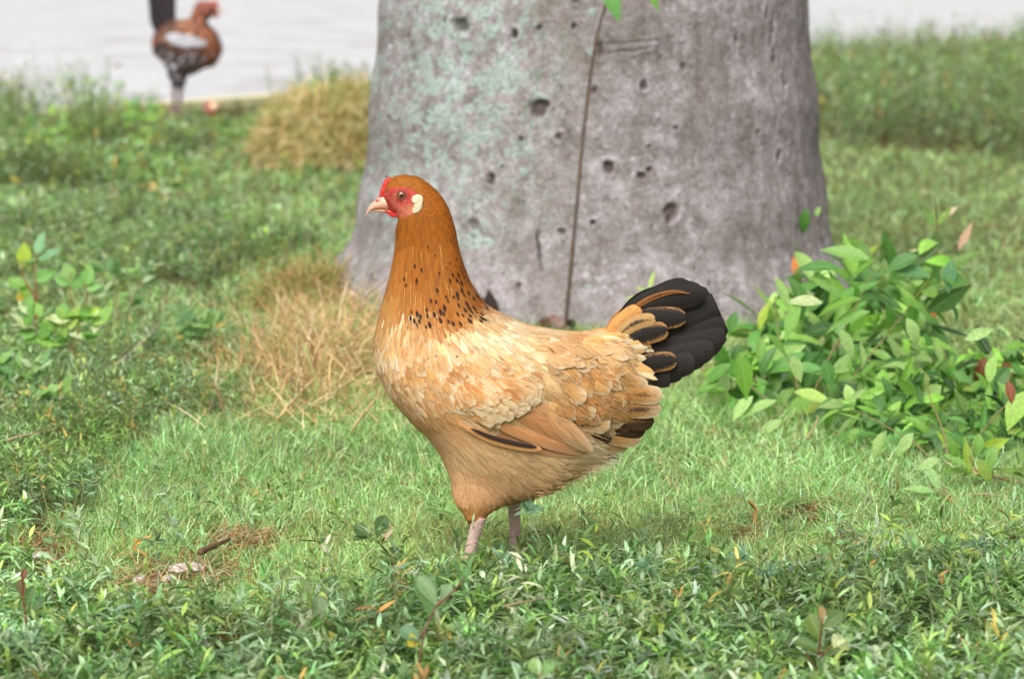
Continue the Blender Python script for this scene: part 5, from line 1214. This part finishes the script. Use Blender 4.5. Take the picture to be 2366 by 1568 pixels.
dead_leaf('reddish crumpled dead leaf behind the sapling foot', (1290, 768), [(1280, 755, -75, 44, 34, (126, 92, 84), 0, .2, 1.6)])
dead_leaf('dark folded dead leaf right of the sapling foot', (1325, 772), [(1308, 742, 20, 38, 28, (48, 36, 32), 0, .4, 1.5)])
dead_leaf('grey brown dead leaf hugging the sapling foot', (1292, 772), [(1285, 758, -60, 36, 30, (140, 116, 108), 0, .2, .9)])
dead_leaf('rusty brown dead leaf hanging at the right of the green mound', (2160, 800), [(2185, 705, 160, 62, 30, (182, 104, 44), 0, .4, 1.0)])
dead_leaf('orange dead leaf caught beside the trunk above the green mound', (1835, 780), [(1840, 640, -95, 52, 18, (186, 116, 60), 0, .3, .6)])
dead_leaf('orange fallen leaf in the far left ground cover', (355, 455), [(345, 432, 10, 26, 16, (226, 110, 40), 0, .5, .5)])
dead_leaf('yellow fallen leaf in the far left ground cover', (30, 440), [(22, 412, 5, 30, 14, (226, 196, 60), 0, .5, .5)])
dead_leaf('brown leaf lying out on the pale road left of the rooster', (275, 160), [(262, 155, -10, 34, 22, (128, 98, 88), 0, .5, 1.6)])
dead_leaf('yellow leaf in the foreground weeds by the bottom edge', (890, 1560), [(870, 1535, 20, 34, 20, (206, 190, 90), 0, .5, .6)])
dead_leaf('small red brown leaf lying left of the hen\'s front foot', (1110, 1370), [(1098, 1345, 5, 26, 12, (142, 72, 50), 0, .6, .5)])
# pinkish fallen fruit by the kerb
mb = MB(); g = ground_at(490., 285.); s_ = g[1]/FPX
ellipsoid(mb, g+np.array([0, 0, 16*s_+.03]), np.array([17, 15, 18])*s_, 20, 12, lin((170, 104, 96)), noise=.15)
ellipsoid(mb, g+np.array([5*s_, -8*s_, 20*s_+.03]), np.array([10, 9, 11])*s_, 16, 10, lin((240, 206, 170)), noise=.1)
o = mb.build('fallen_fruit', m_dead); tag(o, 'pink and cream fallen fruit lying in the weeds by the kerb', 'fruit')
# chalky stones on the bare patch
b = NB('chalk_stone', .9, .1); b.base(b.ramp(b.noise(b.coord(), 90, 5), [(.3, tuple(lin((170, 156, 140)))), (.6, tuple(lin((222, 212, 202))))])); b.bump(b.noise(b.coord(), 150, 4), .8, .003); m_st = b.m
for (sx, sy, a_, c_, h_, lb) in [(432, 1335, 42, 22, 9, 'long flat whitish stone in the bare patch between weeds'), (322, 1362, 16, 18, 9, 'small whitish stone left of the long flat stone'), (386, 1362, 12, 10, 8, 'tiny pale stone between the two whitish stones'),
                                 (85, 1300, 40, 20, 5, 'flat pinkish stone in the bare spot at far left'), (178, 1405, 8, 10, 6, 'tiny white pebble in the weeds at lower left')]:
    g = ground_at(float(sx), float(sy)); g[2] = hgt(g[0], g[1])+.009; s_ = g[1]/FPX
    mb = MB(); ellipsoid(mb, g, np.array([a_*s_, c_*s_*2.2, h_*s_*1.2]), 22, 12, noise=.5); o = mb.build('stone', m_st); tag(o, lb, 'stone')
for (sx, sy, a_, lb) in [(560, 352, 11, 'small white pebble on the far lawn below the tan mound'), (440, 370, 9, 'small white pebble on the far lawn behind the ground cover')]:
    g = ground_at(float(sx), float(sy)); g[2] = hgt(g[0], g[1])+.015; s_ = g[1]/FPX
    mb = MB(); ellipsoid(mb, g, np.array([a_, a_, a_*.8])*s_*.8, 14, 10, lin((240, 240, 240)), noise=.4); o = mb.build('stone', m_st); tag(o, lb, 'stone')
